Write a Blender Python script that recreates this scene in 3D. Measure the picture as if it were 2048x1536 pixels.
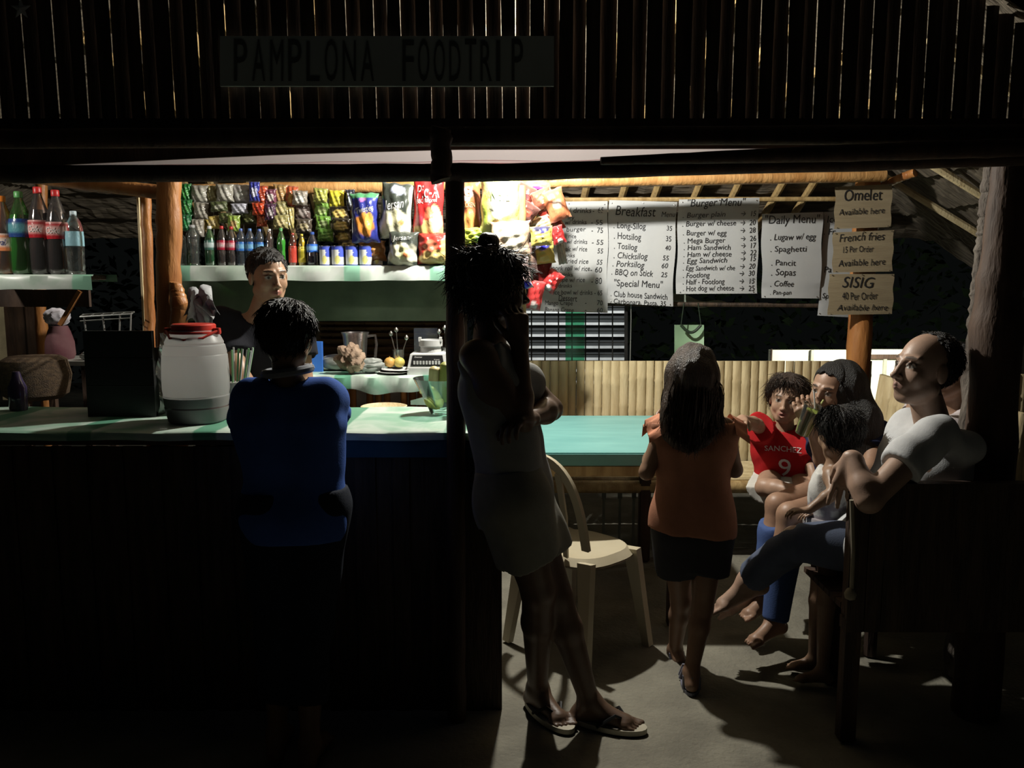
import bpy, math, random
import numpy as np
from mathutils import Vector, Matrix, Euler
random.seed(7); rng = np.random.RandomState(7)
S = bpy.context.scene
C = S.collection
for o in list(bpy.data.objects): bpy.data.objects.remove(o)
# ---------------------------------------------------------------- camera, world, exposure
F = 1650.0; PITCH = math.radians(7.2); CAMH = 1.5
cam = bpy.data.cameras.new('camera'); cam.sensor_width = 36; cam.lens = 36*F/2048
cam.clip_start = .05; cam.clip_end = 200
co = bpy.data.objects.new('camera', cam); C.objects.link(co)
co.location = (0, 0, CAMH); co.rotation_euler = (math.pi/2-PITCH, 0, 0)
S.camera = co
S.view_settings.view_transform = 'Standard'; S.view_settings.look = 'None'
S.view_settings.gamma = 1; S.view_settings.use_curve_mapping = False
S.view_settings.exposure = 0.0
w = bpy.data.worlds.new('night'); S.world = w; w.use_nodes = True
w.node_tree.nodes['Background'].inputs[0].default_value = (.85, 1.0, .95, 1)
w.node_tree.nodes['Background'].inputs[1].default_value = 0.0028
S.cycles.diffuse_bounces = 1
LAMP = Vector((0.03, 3.68, 2.30))
def lamp(kind, loc, power, size, col, aim=None, angle=90, blend=.4):
    l = bpy.data.lights.new('lamp_light', kind); l.energy = power; l.color = col
    l.shadow_soft_size = size
    o = bpy.data.objects.new('lamp_light', l); C.objects.link(o); o.location = loc
    if kind == 'SPOT':
        l.spot_size = math.radians(angle); l.spot_blend = blend
        o.rotation_euler = (Vector(aim)-Vector(loc)).to_track_quat('-Z', 'Y').to_euler()
    return o
lamp('POINT', LAMP, 150, .03, (1, .97, .88))                                   # the stall's one bulb, hung over the counter
lamp('SPOT', (-2.45, 2.93, 2.0), 20, .03, (1, .95, .85), (-1.95, 3.5, 1.62), 62, .6)                          # a second bulb in the left bay, outside the frame
lamp('SPOT', (.45, 5.75, 1.75), 75, .05, (.95, 1, 1), (.45, 6.9, 1.05), 120)     # yard lamp on the louvred fence
lamp('SPOT', (3.8, 8.35, 1.0), 150, .06, (1, .98, .82), (3.8, 9.3, .45), 135, .2)     # lamp on the far pale wall
lamp('SPOT', (-3.4, 5.0, 2.75), 26, .06, (1, .93, .75), (-4.1, 6.3, 1.5), 110)    # lamp on the plank house at the left
lamp('SPOT', (2.75, 4.3, 1.9), 40, .04, (1, .96, .9), (3.0, 4.9, .3), 80)     # added spot out of frame, brightening the white objects at the right edge
# ---------------------------------------------------------------- pixel geometry of the photograph
cP, sP = math.cos(PITCH), math.sin(PITCH)
def ray(px, py):
    u = (px-1024)/F; v = (768-py)/F
    return Vector((u, cP+v*sP, -sP+v*cP))
def W(px, py, Y):
    r = ray(px, py); return Vector((0, 0, CAMH))+r*(Y/r.y)
def Z(px, py, z=0.0):
    r = ray(px, py); return Vector((0, 0, CAMH))+r*((z-CAMH)/r.z)
def PX(n, Y): return n*Y/F
# ---------------------------------------------------------------- materials
def nd(t, k): return t.nodes.new('ShaderNode'+k)
MATS = {}
def mat(name, col, rough=.6, col2=None, scale=(8, 8, 8), bump=0., bscale=None, metal=0., spec=.5, vcol=False, translucent=0., alpha=1., trans=0., detail=4, sss=0.):
    if name in MATS: return MATS[name]
    m = bpy.data.materials.new(name); m.use_nodes = True; t = m.node_tree; L = t.links
    b = t.nodes['Principled BSDF']; b.inputs['Roughness'].default_value = rough; b.inputs['Metallic'].default_value = metal
    b.inputs['Specular IOR Level'].default_value = spec
    tc = nd(t, 'TexCoord'); mp = nd(t, 'Mapping'); mp.inputs['Scale'].default_value = scale
    L.new(tc.outputs['Object'], mp.inputs[0])
    nz = nd(t, 'TexNoise'); nz.inputs['Detail'].default_value = detail; nz.inputs['Scale'].default_value = 1
    L.new(mp.outputs[0], nz.inputs['Vector'])
    if vcol:
        at = nd(t, 'Attribute'); at.attribute_name = 'Col'
        mx = nd(t, 'MixRGB'); mx.blend_type = 'MULTIPLY'; mx.inputs[0].default_value = .25
        L.new(at.outputs['Color'], mx.inputs[1]); L.new(nz.outputs[0], mx.inputs[2]); src = mx.outputs[0]
        b.inputs['Base Color'].default_value = (.5, .5, .5, 1)
    else:
        c2 = col2 if col2 else tuple(x*.72 for x in col)
        rp = nd(t, 'ValToRGB'); rp.color_ramp.elements[0].position = .35; rp.color_ramp.elements[1].position = .65
        rp.color_ramp.elements[0].color = (*c2, 1); rp.color_ramp.elements[1].color = (*col, 1)
        L.new(nz.outputs[0], rp.inputs[0]); src = rp.outputs[0]
    L.new(src, b.inputs['Base Color'])
    if bump:
        nb = nd(t, 'TexNoise'); nb.inputs['Scale'].default_value = 1; nb.inputs['Detail'].default_value = 3
        mb = nd(t, 'Mapping'); mb.inputs['Scale'].default_value = bscale or tuple(4*x for x in scale)
        L.new(tc.outputs['Object'], mb.inputs[0]); L.new(mb.outputs[0], nb.inputs['Vector'])
        bp = nd(t, 'Bump'); bp.inputs['Strength'].default_value = bump; bp.inputs['Distance'].default_value = .01
        L.new(nb.outputs[0], bp.inputs['Height']); L.new(bp.outputs[0], b.inputs['Normal'])
    if sss:
        b.inputs['Subsurface Weight'].default_value = sss; b.inputs['Subsurface Radius'].default_value = (.012, .004, .002)
    if trans: b.inputs['Transmission Weight'].default_value = trans
    if alpha < 1: b.inputs['Alpha'].default_value = alpha
    if translucent:
        tr = nd(t, 'BsdfTranslucent'); ms = nd(t, 'MixShader'); ms.inputs[0].default_value = translucent
        L.new(src, tr.inputs[0]); L.new(b.outputs[0], ms.inputs[1]); L.new(tr.outputs[0], ms.inputs[2])
        L.new(ms.outputs[0], t.nodes['Material Output'].inputs[0])
    MATS[name] = m; return m
def clearmat(name, col, gl=.12, rough=.08):
    # thin clear plastic: see-through with a glossy skin
    if name in MATS: return MATS[name]
    m = bpy.data.materials.new(name); m.use_nodes = True; t = m.node_tree; t.nodes.remove(t.nodes['Principled BSDF'])
    a = nd(t, 'BsdfTransparent'); a.inputs[0].default_value = (*col, 1)
    g = nd(t, 'BsdfGlossy'); g.inputs['Roughness'].default_value = rough
    d = nd(t, 'BsdfDiffuse'); d.inputs[0].default_value = (*[min(1, c*.8) for c in col], 1)
    m1 = nd(t, 'MixShader'); m1.inputs[0].default_value = .05
    m2 = nd(t, 'MixShader'); fr = nd(t, 'Fresnel'); fr.inputs[0].default_value = 1.45
    ad = nd(t, 'Math'); ad.operation = 'ADD'; ad.inputs[1].default_value = gl
    L = t.links; L.new(fr.outputs[0], ad.inputs[0]); L.new(ad.outputs[0], m2.inputs[0])
    L.new(a.outputs[0], m1.inputs[1]); L.new(d.outputs[0], m1.inputs[2])
    L.new(m1.outputs[0], m2.inputs[1]); L.new(g.outputs[0], m2.inputs[2]); L.new(m2.outputs[0], t.nodes['Material Output'].inputs[0])
    MATS[name] = m; return m
vc_skin = mat('skin', (0, 0, 0), .45, vcol=True, scale=(60, 60, 60), bump=.05, sss=.0, spec=.45)
vc_cloth = mat('cloth', (0, 0, 0), .9, vcol=True, scale=(30, 30, 30), bump=.10, bscale=(220, 220, 220), spec=.15)
vc_shiny = mat('foil_print', (0, 0, 0), .3, vcol=True, scale=(6, 6, 6), bump=.35, bscale=(45, 45, 30))
vc_matte = mat('matte_print', (0, 0, 0), .6, vcol=True, scale=(20, 20, 20))
hair_m = mat('hair', (.010, .008, .007), .55, scale=(150, 150, 12), bump=.9, bscale=(300, 300, 25), spec=.6)
hair_b = mat('brown_hair', (.045, .024, .014), .45, scale=(150, 150, 12), bump=.9, bscale=(300, 300, 25), spec=.6)
bamboo = mat('bamboo', (.52, .37, .17), .5, (.34, .22, .09), (30, 30, 4), .3)
bamboo_p = mat('pale_bamboo', (.76, .63, .38), .5, (.60, .47, .26), (25, 25, 5), .3)
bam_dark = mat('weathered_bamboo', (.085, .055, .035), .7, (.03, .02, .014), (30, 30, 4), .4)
log_o = mat('orange_wood', (.52, .23, .07), .42, (.33, .12, .035), (12, 12, 3), .5)
log_d = mat('dark_wood', (.09, .05, .03), .7, (.035, .02, .014), (14, 14, 3), .5)
log_g = mat('grey_bark', (.17, .145, .12), .8, (.06, .045, .036), (22, 22, 7), .9)
thatch = mat('thatch', (.17, .14, .10), .9, (.07, .055, .038), (4, 40, 10), .9, (9, 90, 30))
ground_m = mat('packed_sand', (.31, .29, .23), .95, (.22, .205, .165), (5, 5, 5), .6, (60, 60, 60), spec=.1, detail=9)
white_m = mat('white_plastic', (.78, .78, .76), .4)
black_m = mat('black_plastic', (.012, .012, .012), .45)
ink = mat('marker_ink', (.015, .015, .018), .7)
wire_m = mat('wire', (.5, .5, .48), .35, metal=.6)
steel = mat('steel', (.6, .6, .6), .25, metal=1.)
paper = mat('manila_paper', (.50, .505, .50), .8, (.44, .45, .46), (3, 3, 3), .2)
card = mat('cardboard', (.33, .265, .165), .85, (.28, .22, .135), (5, 5, 60), .2)
dgreen = mat('green_panel', (.20, .26, .17), .75, (.13, .175, .115), (6, 6, 6), .2)
teal = mat('teal_paint', (.22, .50, .47), .4, (.17, .42, .40), (3, 12, 3), .12, spec=.4)
beige = mat('beige_plastic', (.60, .53, .38), .4, (.56, .49, .34))
def cloth_green():
    m = bpy.data.materials.new('marbled_oilcloth'); m.use_nodes = True; t = m.node_tree; L = t.links; b = t.nodes['Principled BSDF']
    b.inputs['Roughness'].default_value = .35
    tc = nd(t, 'TexCoord'); n = nd(t, 'TexNoise'); n.inputs['Scale'].default_value = 5; n.inputs['Detail'].default_value = 5; n.inputs['Distortion'].default_value = 1.2
    L.new(tc.outputs['Object'], n.inputs['Vector']); r = nd(t, 'ValToRGB'); e = r.color_ramp.elements
    e[0].position = .38; e[0].color = (.36, .62, .46, 1); e[1].position = .6; e[1].color = (.72, .84, .74, 1)
    L.new(n.outputs[0], r.inputs[0])
    wv = nd(t, 'TexWave'); wv.inputs['Scale'].default_value = .75; wv.inputs['Distortion'].default_value = .3; L.new(tc.outputs['Object'], wv.inputs[0])
    r2 = nd(t, 'ValToRGB'); f = r2.color_ramp.elements; f[0].position = .90; f[1].position = .93; L.new(wv.outputs[1], r2.inputs[0])
    mx = nd(t, 'MixRGB'); mx.inputs[2].default_value = (.16, .42, .28, 1); L.new(r2.outputs[0], mx.inputs[0]); L.new(r.outputs[0], mx.inputs[1])
    L.new(mx.outputs[0], b.inputs['Base Color']); return m
oilcloth = cloth_green()
def cloth_pale():
    m = oilcloth.copy(); m.name = 'pale_oilcloth'
    for n in m.node_tree.nodes:
        if n.bl_idname == 'ShaderNodeValToRGB' and n.color_ramp.elements[0].position < .5:
            n.color_ramp.elements[0].color = (.50, .62, .52, 1); n.color_ramp.elements[1].color = (.70, .75, .70, 1)
        if n.bl_idname == 'ShaderNodeMixRGB': n.inputs[2].default_value = (.30, .58, .42, 1)
    return m
palecloth = cloth_pale()
# ---------------------------------------------------------------- mesh builders
def setup(o, label=None, cat=None, group=None, kind=None):
    if label: o['label'] = label
    if cat: o['category'] = cat
    if group: o['group'] = group
    if kind: o['kind'] = kind
    return o
def empty(name, loc, label, cat, group=None):
    o = bpy.data.objects.new(name, None); C.objects.link(o); o.location = loc; o.empty_display_size = .05
    return setup(o, label, cat, group)
def link(name, me, m, parent=None, label=None):
    me.materials.clear() if len(me.materials) else None
    me.materials.append(m)
    o = bpy.data.objects.new(name, me); C.objects.link(o)
    if parent is not None:
        o.parent = parent
        p = Vector((0, 0, 0)); q = parent
        while q is not None: p += Vector(q.location); q = q.parent
        me.transform(Matrix.Translation(-p))
    else:
        n = len(me.vertices)
        if n:
            a = np.empty(n*3); me.vertices.foreach_get('co', a); a = a.reshape(-1, 3)
            c = Vector(((a[:, 0].min()+a[:, 0].max())/2, (a[:, 1].min()+a[:, 1].max())/2, a[:, 2].min()))
            me.transform(Matrix.Translation(-c)); o.location = c
    if label: o['label'] = label
    return o
class MB:
    def __init__(s): s.v = []; s.f = []; s.c = []; s.col = (1, 1, 1)
    def add(s, v, f, c=None):
        n = len(s.v); s.v += [tuple(x) for x in v]; s.f += [tuple(i+n for i in q) for q in f]
        s.c += list(c) if c is not None else [s.col]*len(v)
    def box(s, c, d, R=None):
        c = Vector(c); v = []
        for x in (-1, 1):
            for y in (-1, 1):
                for z in (-1, 1):
                    p = Vector((x*d[0]/2, y*d[1]/2, z*d[2]/2)); v.append(c+(R @ p if R else p))
        s.add(v, [(0, 1, 3, 2), (4, 6, 7, 5), (0, 4, 5, 1), (2, 3, 7, 6), (0, 2, 6, 4), (1, 5, 7, 3)])
    def beam(s, a, b, wd, th, up=(0, 1, 0)):
        a = Vector(a); b = Vector(b); d = b-a; L = d.length; d.normalize(); u = Vector(up); u = (u-d*u.dot(d)).normalized(); r = d.cross(u)
        s.box((a+b)/2, (wd, th, L), Matrix((r, u, d)).transposed())
    def tube(s, pts, rad, n=8, cap=True):
        pts = [Vector(p) for p in pts]
        if not hasattr(rad, '__len__'): rad = [rad]*len(pts)
        v = []; f = []; prev = None
        for i, p in enumerate(pts):
            d = (pts[min(i+1, len(pts)-1)]-pts[max(i-1, 0)]).normalized()
            if prev is None: u = d.orthogonal().normalized()
            else:
                u = prev-d*prev.dot(d); u = u.normalized() if u.length > 1e-6 else d.orthogonal().normalized()
            prev = u; w_ = d.cross(u)
            for k in range(n):
                a = 2*math.pi*k/n; v.append(p+(u*math.cos(a)+w_*math.sin(a))*rad[i])
        for i in range(len(pts)-1):
            for k in range(n):
                a = i*n+k; b = i*n+(k+1) % n; f.append((a, b, b+n, a+n))
        if cap: f.append(tuple(range(n))[::-1]); f.append(tuple(range((len(pts)-1)*n, len(pts)*n)))
        s.add(v, f)
    def lathe(s, base, prof, n=20, colf=None, axis=None):
        base = Vector(base); v = []; f = []; c = []
        R = Vector((0, 0, 1)).rotation_difference(Vector(axis)).to_matrix() if axis is not None else Matrix.Identity(3)
        for i, (r, z) in enumerate(prof):
            for k in range(n):
                a = 2*math.pi*k/n; v.append(base+R @ Vector((r*math.cos(a), r*math.sin(a), z)))
                c.append(colf(z, a) if colf else s.col)
        for i in range(len(prof)-1):
            for k in range(n):
                a = i*n+k; b = i*n+(k+1) % n; f.append((a, b, b+n, a+n))
        f.append(tuple(range(n))[::-1]); f.append(tuple(range((len(prof)-1)*n, len(prof)*n)))
        s.add(v, f, c)
    def sheet(s, fn, nu, nv, th=.0008, colf=None):
        # a thin two-sided sheet; fn(u,v) -> point, thickness along +Y
        v = []; f = []; c = []
        for side in (0, 1):
            for j in range(nv+1):
                for i in range(nu+1):
                    p = Vector(fn(i/nu, j/nv)); p.y += side*th; v.append(p)
                    c.append(colf(i/nu, j/nv) if colf else s.col)
        N = (nu+1)*(nv+1)
        for j in range(nv):
            for i in range(nu):
                a = j*(nu+1)+i; q = (a, a+1, a+nu+2, a+nu+1); f.append(q); f.append(tuple(N+x for x in q[::-1]))
        rim = [i for i in range(nu+1)]+[j*(nu+1)+nu for j in range(1, nv+1)]+[nv*(nu+1)+i for i in range(nu-1, -1, -1)]+[j*(nu+1) for j in range(nv-1, 0, -1)]
        for k in range(len(rim)):
            a, b = rim[k], rim[(k+1) % len(rim)]; f.append((b, a, a+N, b+N))
        s.add(v, f, c)
    def mesh(s, name, smooth=True, ang=40):
        me = bpy.data.meshes.new(name); me.from_pydata(s.v, [], s.f); me.update()
        at = me.color_attributes.new('Col', 'FLOAT_COLOR', 'POINT')
        at.data.foreach_set('color', np.array([(*c[:3], 1) for c in s.c], dtype=np.float32).ravel())
        if smooth:
            me.polygons.foreach_set('use_smooth', [True]*len(me.polygons))
            try: me.set_sharp_from_angle(angle=math.radians(ang))
            except Exception: pass
        return me
    def build(s, name, m, parent=None, label=None, smooth=True, ang=40):
        return link(name, s.mesh(name, smooth, ang), m, parent, label)
def thing(name, m, mb, label, cat, group=None, kind=None, smooth=True, ang=40):
    return setup(mb.build(name, m, None, None, smooth, ang), label, cat, group, kind)
def struct(name, m, mb, smooth=True):
    return setup(mb.build(name, m, None, None, smooth), kind='structure')
TC = {}
def text2d(s, size=1.0, shear=0., spacing=1.):
    k = (s, shear, spacing)
    if k not in TC:
        cu = bpy.data.curves.new('t', 'FONT'); cu.body = s; cu.size = 1; cu.resolution_u = 3; cu.shear = shear; cu.space_character = spacing
        o = bpy.data.objects.new('t', cu); me = bpy.data.meshes.new_from_object(o)
        TC[k] = ([(v.co.x, v.co.y) for v in me.vertices], [tuple(p.vertices) for p in me.polygons])
        bpy.data.objects.remove(o); bpy.data.curves.remove(cu); bpy.data.meshes.remove(me)
    v, f = TC[k]; return [(x*size, y*size) for x, y in v], f
def write(mb, s, fn, x, y, size, shear=0., center=False, tilt=0., width=None, wob=0.):
    # letters of string s laid on the surface fn(x,y)->point
    v, f = text2d(s, size, shear)
    if not v: return
    mx = max(a for a, b in v); k = 1.
    if width and mx > 0: k = width/mx; mx = width
    if center: x -= mx/2
    mb.add([fn(x+a*k, y+b+tilt*a*k+wob*size*math.sin(a*k/size*2.1+x*9)) for a, b in v], f)
# ---------------------------------------------------------------- implicit bodies
def unit(v): v = np.array(v, float); return v/np.linalg.norm(v)
def cone(a, b, ra, rb=None, k=.02, cut=None): return dict(t='c', a=np.array(a, float), b=np.array(b, float), ra=ra, rb=ra if rb is None else rb, k=k, cut=cut)
def ell(c, r, R=None, k=.02, sub=False): return dict(t='e', c=np.array(c, float), r=np.array(r, float), R=np.eye(3) if R is None else np.array(R), k=k, sub=sub)
def pd(p, X, Y_, Z_):
    if p['t'] == 'c':
        a = p['a']; d = p['b']-a; L2 = max(d @ d, 1e-9)
        px = X-a[0]; py = Y_-a[1]; pz = Z_-a[2]
        h = np.clip((px*d[0]+py*d[1]+pz*d[2])/L2, 0, 1)
        q = np.sqrt((px-h*d[0])**2+(py-h*d[1])**2+(pz-h*d[2])**2)-(p['ra']+(p['rb']-p['ra'])*h)
        if p['cut'] is not None:
            L = math.sqrt(L2); q = np.maximum(q, ((px-d[0])*d[0]+(py-d[1])*d[1]+(pz-d[2])*d[2])/L)
        return q
    R = p['R']; px = X-p['c'][0]; py = Y_-p['c'][1]; pz = Z_-p['c'][2]
    l = [R[0, i]*px+R[1, i]*py+R[2, i]*pz for i in range(3)]; r = p['r']
    k0 = np.sqrt((l[0]/r[0])**2+(l[1]/r[1])**2+(l[2]/r[2])**2)
    k1 = np.sqrt((l[0]/r[0]**2)**2+(l[1]/r[1]**2)**2+(l[2]/r[2]**2)**2)+1e-9
    return k0*(k0-1)/k1
def bounds(prims):
    lo = np.full(3, 1e9); hi = -lo
    for p in prims:
        if p.get('sub'): continue
        if p['t'] == 'c':
            r = max(p['ra'], p['rb']); l = np.minimum(p['a'], p['b'])-r; h = np.maximum(p['a'], p['b'])+r
        else: r = p['r'].max(); l = p['c']-r; h = p['c']+r
        lo = np.minimum(lo, l); hi = np.maximum(hi, h)
    return lo, hi
def axis_pts(lo, hi, h, fine):
    out = [lo]
    while out[-1] < hi:
        x = out[-1]; s = h
        for (a, b, f) in fine:
            if a-h <= x <= b: s = min(s, f)
        out.append(x+s)
    return np.array(out)
def sdfmesh(name, prims, h=.007, fine=(), post=None, disp=None, margin=.02):
    lo, hi = bounds(prims); lo -= margin; hi += margin
    ax = [axis_pts(lo[i], hi[i], h, [(c[i]-r, c[i]+r, f) for c, r, f in fine]) for i in range(3)]
    D = np.full([len(a) for a in ax], .5, dtype=np.float32)
    for p in prims:
        m = (p['k']+.03)
        l, u = bounds([dict(p, sub=False)]); sl = []
        for i in range(3):
            i0 = max(0, np.searchsorted(ax[i], l[i]-m)-1); i1 = min(len(ax[i]), np.searchsorted(ax[i], u[i]+m)+1); sl.append(slice(i0, i1))
        X = ax[0][sl[0]][:, None, None]; Y_ = ax[1][sl[1]][None, :, None]; Z_ = ax[2][sl[2]][None, None, :]
        d2 = pd(p, X, Y_, Z_); d1 = D[tuple(sl)]; k = max(p['k'], 1e-4)
        if p.get('sub'):
            hh = np.clip(.5-.5*(d2+d1)/k, 0, 1); D[tuple(sl)] = d1*(1-hh)+(-d2)*hh+k*hh*(1-hh)
        else:
            hh = np.clip(.5+.5*(d1-d2)/k, 0, 1); D[tuple(sl)] = d1*(1-hh)+d2*hh-k*hh*(1-hh)
    G = (ax[0][:, None, None], ax[1][None, :, None], ax[2][None, None, :])
    if disp is not None: D = D+disp(*G)
    if post is not None: D = post(D, *G)
    ins = D < 0
    A = ins[:-1, :-1, :-1]; mn = A.copy(); mxx = A.copy()
    for i in (0, 1):
        for j in (0, 1):
            for k in (0, 1):
                q = ins[i:ins.shape[0]-1+i, j:ins.shape[1]-1+j, k:ins.shape[2]-1+k]; mn &= q; mxx |= q
    act = mxx & ~mn; idx = np.argwhere(act); acc = np.zeros((len(idx), 3)); cnt = np.zeros(len(idx))
    for axn in range(3):
        o1, o2 = [(1, 2), (0, 2), (0, 1)][axn]
        for a in (0, 1):
            for b in (0, 1):
                i0 = idx.copy(); i0[:, o1] += a; i0[:, o2] += b; i1 = i0.copy(); i1[:, axn] += 1
                d0 = D[tuple(i0.T)]; d1 = D[tuple(i1.T)]; cr = (d0 < 0) != (d1 < 0)
                t = np.where(cr, d0/np.where(cr, d0-d1, 1), 0)
                p0 = np.stack([ax[i][i0[:, i]] for i in range(3)], 1); p1 = np.stack([ax[i][i1[:, i]] for i in range(3)], 1)
                acc += np.where(cr[:, None], p0+(p1-p0)*t[:, None], 0); cnt += cr
    V = acc/np.maximum(cnt, 1)[:, None]
    im = np.full(act.shape, -1, dtype=np.int64); im[tuple(idx.T)] = np.arange(len(idx)); faces = []
    for axn in range(3):
        o1, o2 = [(1, 2), (2, 0), (0, 1)][axn]
        s0 = [slice(None)]*3; s1 = [slice(None)]*3; s0[axn] = slice(0, -1); s1[axn] = slice(1, None)
        a = ins[tuple(s0)]; b = ins[tuple(s1)]; e = np.argwhere(a != b)
        e = e[(e[:, o1] > 0) & (e[:, o2] > 0) & (e[:, o1] < im.shape[o1]) & (e[:, o2] < im.shape[o2])]
        fl = a[tuple(e.T)]; q = []
        for (da, db) in ((-1, -1), (0, -1), (0, 0), (-1, 0)):
            c = e.copy(); c[:, o1] += da; c[:, o2] += db; q.append(im[tuple(c.T)])
        q = np.stack(q, 1); q[~fl] = q[~fl][:, ::-1]; faces.append(q)
    Fc = np.concatenate(faces); Fc = Fc[(Fc >= 0).all(1)]
    me = bpy.data.meshes.new(name); me.vertices.add(len(V)); me.vertices.foreach_set('co', V.astype(np.float32).ravel())
    me.loops.add(len(Fc)*4); me.loops.foreach_set('vertex_index', Fc.ravel().astype(np.int32))
    me.polygons.add(len(Fc)); me.polygons.foreach_set('loop_start', np.arange(0, len(Fc)*4, 4, dtype=np.int32))
    me.polygons.foreach_set('loop_total', np.full(len(Fc), 4, dtype=np.int32))
    me.update(calc_edges=True); me.validate(); me.polygons.foreach_set('use_smooth', np.ones(len(me.polygons), dtype=bool)); me.update()
    return me, V
def paint(me, cols):
    at = me.color_attributes.new('Col', 'FLOAT_COLOR', 'POINT'); n = len(me.vertices)
    c = np.ones((n, 4), dtype=np.float32); c[:, :3] = cols[:n] if getattr(cols, 'ndim', 1) == 2 else np.array(cols)
    at.data.foreach_set('color', c.ravel())
def folds(amp=.005, fr=28, seed=0, stretch=(1, 1, .45)):
    r = np.random.RandomState(seed); K = [(r.randn(3)*fr*np.array(stretch), r.rand()*6) for _ in range(5)]
    def f(X, Y_, Z_):
        s = 0
        for k, p in K: s = s+np.sin(k[0]*X+k[1]*Y_+k[2]*Z_+p)
        return (s*amp/3).astype(np.float32)
    return f
# ================================================================ THE SETTING
def zroof(x, y):
    zb = 1.93+(5.1-y)*.60
    zs = 2.285+.55*(1.675-x) if x > 0 else 2.285+.55*(2.25+x)
    return min(zb, zs, 3.15)
mb = MB(); N = 90
gx = np.linspace(-8, 9, N); gy = np.linspace(-2, 12, N); v = []
for y in gy:
    for x in gx: v.append((x, y, 0.006*math.sin(x*3.1+y*1.7)*math.sin(y*2.3)-.006))
mb.add(v, [(j*N+i, j*N+i+1, (j+1)*N+i+1, (j+1)*N+i) for j in range(N-1) for i in range(N-1)])
struct('floor', ground_m, mb)
# thatched hip roof: courses of nipa leaf as a stepped height field, seen from below
mb = MB(); nx, ny = 150, 110; v = []
for j in range(ny):
    for i in range(nx):
        x = -3.3+6.4*i/(nx-1); y = 2.72+2.68*j/(ny-1); z = zroof(x, y)
        st = .035*((z*7.0) % 1.0)+rng.rand()*.012
        v.append((x, y, z+st))
f = [(j*nx+i, (j+1)*nx+i, (j+1)*nx+i+1, j*nx+i+1) for j in range(ny-1) for i in range(nx-1)]
mb.add(v, f); n0 = len(mb.v)
mb.add([(a, b, c+.09) for a, b, c in v], [q[::-1] for q in f])
struct('ceiling', thatch, mb, smooth=False)
# roof edge leaf tips sticking out over the gable at the top right
mb = MB()
for i in range(70):
    x = 1.2+.75*rng.rand(); z = 2.285+.55*(1.675-x)+.02+rng.rand()*.05; a = .35+rng.rand()*.5
    p = Vector((x, 2.62-rng.rand()*.05, z)); q = p+Vector((.06+.08*rng.rand(), -.03, -.02-.07*rng.rand()*a))
    mb.tube([p, (p+q)/2+Vector((0, 0, .006)), q], [.007, .009, .002], 4)
setup(mb.build('trim_1', thatch), kind='structure')
# gable of split bamboo, light leaking between the slats
mb = MB(); x = -1.9; k = 0
while x < 1.85:
    wd = .041+.012*rng.rand(); nseg = 14; L = []; R_ = []
    zt = zroof(x, 3.0)-.01; zb = 1.985
    ph = rng.rand()*6; fr = 3+4*rng.rand(); big = rng.rand() < .5
    for j in range(nseg+1):
        z = zb+(zt-zb)*j/nseg
        g = max(-.003, (.0028 if big else .0011)*(.0+math.sin(ph+fr*z*1.6)))+.0004*rng.rand()
        L.append(x+.012*(z-2.1)*(-1 if x < 0 else .1)+g/2); R_.append(x+wd+.012*(z-2.1)*(-1 if x < 0 else .1)-g/2)
    y0 = 2.75+(k % 2)*.007; v = []
    for j in range(nseg+1):
        z = zb+(zt-zb)*j/nseg
        v += [(L[j], y0+.006, z), ((L[j]+R_[j])/2, y0, z), (R_[j], y0+.006, z), ((L[j]+R_[j])/2, y0+.0062, z)]
    f = []
    for j in range(nseg):
        for q in range(4): a = j*4+q; b = j*4+(q+1) % 4; f.append((a, b, b+4, a+4))
    mb.add(v, f); x += wd; k += 1
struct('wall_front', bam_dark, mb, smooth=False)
mb = MB()   # dark band of boards under the gable, and the wall plate
mb.box((0, 2.775, 1.992), (3.9, .05, .05)); struct('trim_2', log_d, mb, False)
mb = MB()   # added dark mask, blacking out the lit thatch gap above the tarpaulin
mb.sheet(lambda u, v: W(-90+2230*u, np.interp(-90+2230*u, [-90, 110, 400, 560, 900, 1680, 2140], [352, 330, 316, 309, 299, 296, 300])*(1-v)+268*v, 2.83), 60, 1, .012)
struct('gap_mask', log_d, mb, False)
def log(name, m, pts, rad, label, cat='beam', kind=None, n=14, knots=0.08, group=None):
    mb = MB(); P = []; R = []
    r = rad if hasattr(rad, '__len__') else [rad]*len(pts)
    M = 14
    for i in range(len(pts)-1):
        for j in range(M if i < len(pts)-2 else M+1):
            t = j/M; P.append(Vector(pts[i])*(1-t)+Vector(pts[i+1])*t+Vector((rng.randn(), rng.randn(), 0))*.0016)
            R.append((r[i]*(1-t)+r[i+1]*t)*(1+knots*(rng.rand()-.5)+(.10*(rng.rand() < .08))))
    mb.tube(P, R, n)
    return thing(name, m, mb, label, cat, group, kind)
log('eave_beam', log_d, [W(-80, 348, 2.66), W(1000, 345, 2.66), W(2130, 312, 2.66)], .027, 'long dark round log spanning the whole stall front under the eave')
log('upper_eave_beam', log_d, [W(-80, 278, 2.68), W(2130, 268, 2.68)], .030, 'dark log along the bottom of the bamboo gable, above the white tarpaulin')
log('fascia_log', log_d, [W(1200, 322, 2.60), W(1700, 306, 2.60), W(2130, 292, 2.60)], [.012, .026, .028], 'second dark log bound under the gable at the right of the white tarpaulin')
log('eave_stub_post', log_d, [W(882, 362, 2.60), W(882, 255, 2.60)], .032, 'short dark post stub crossing the white tarpaulin above the middle post')
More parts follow.
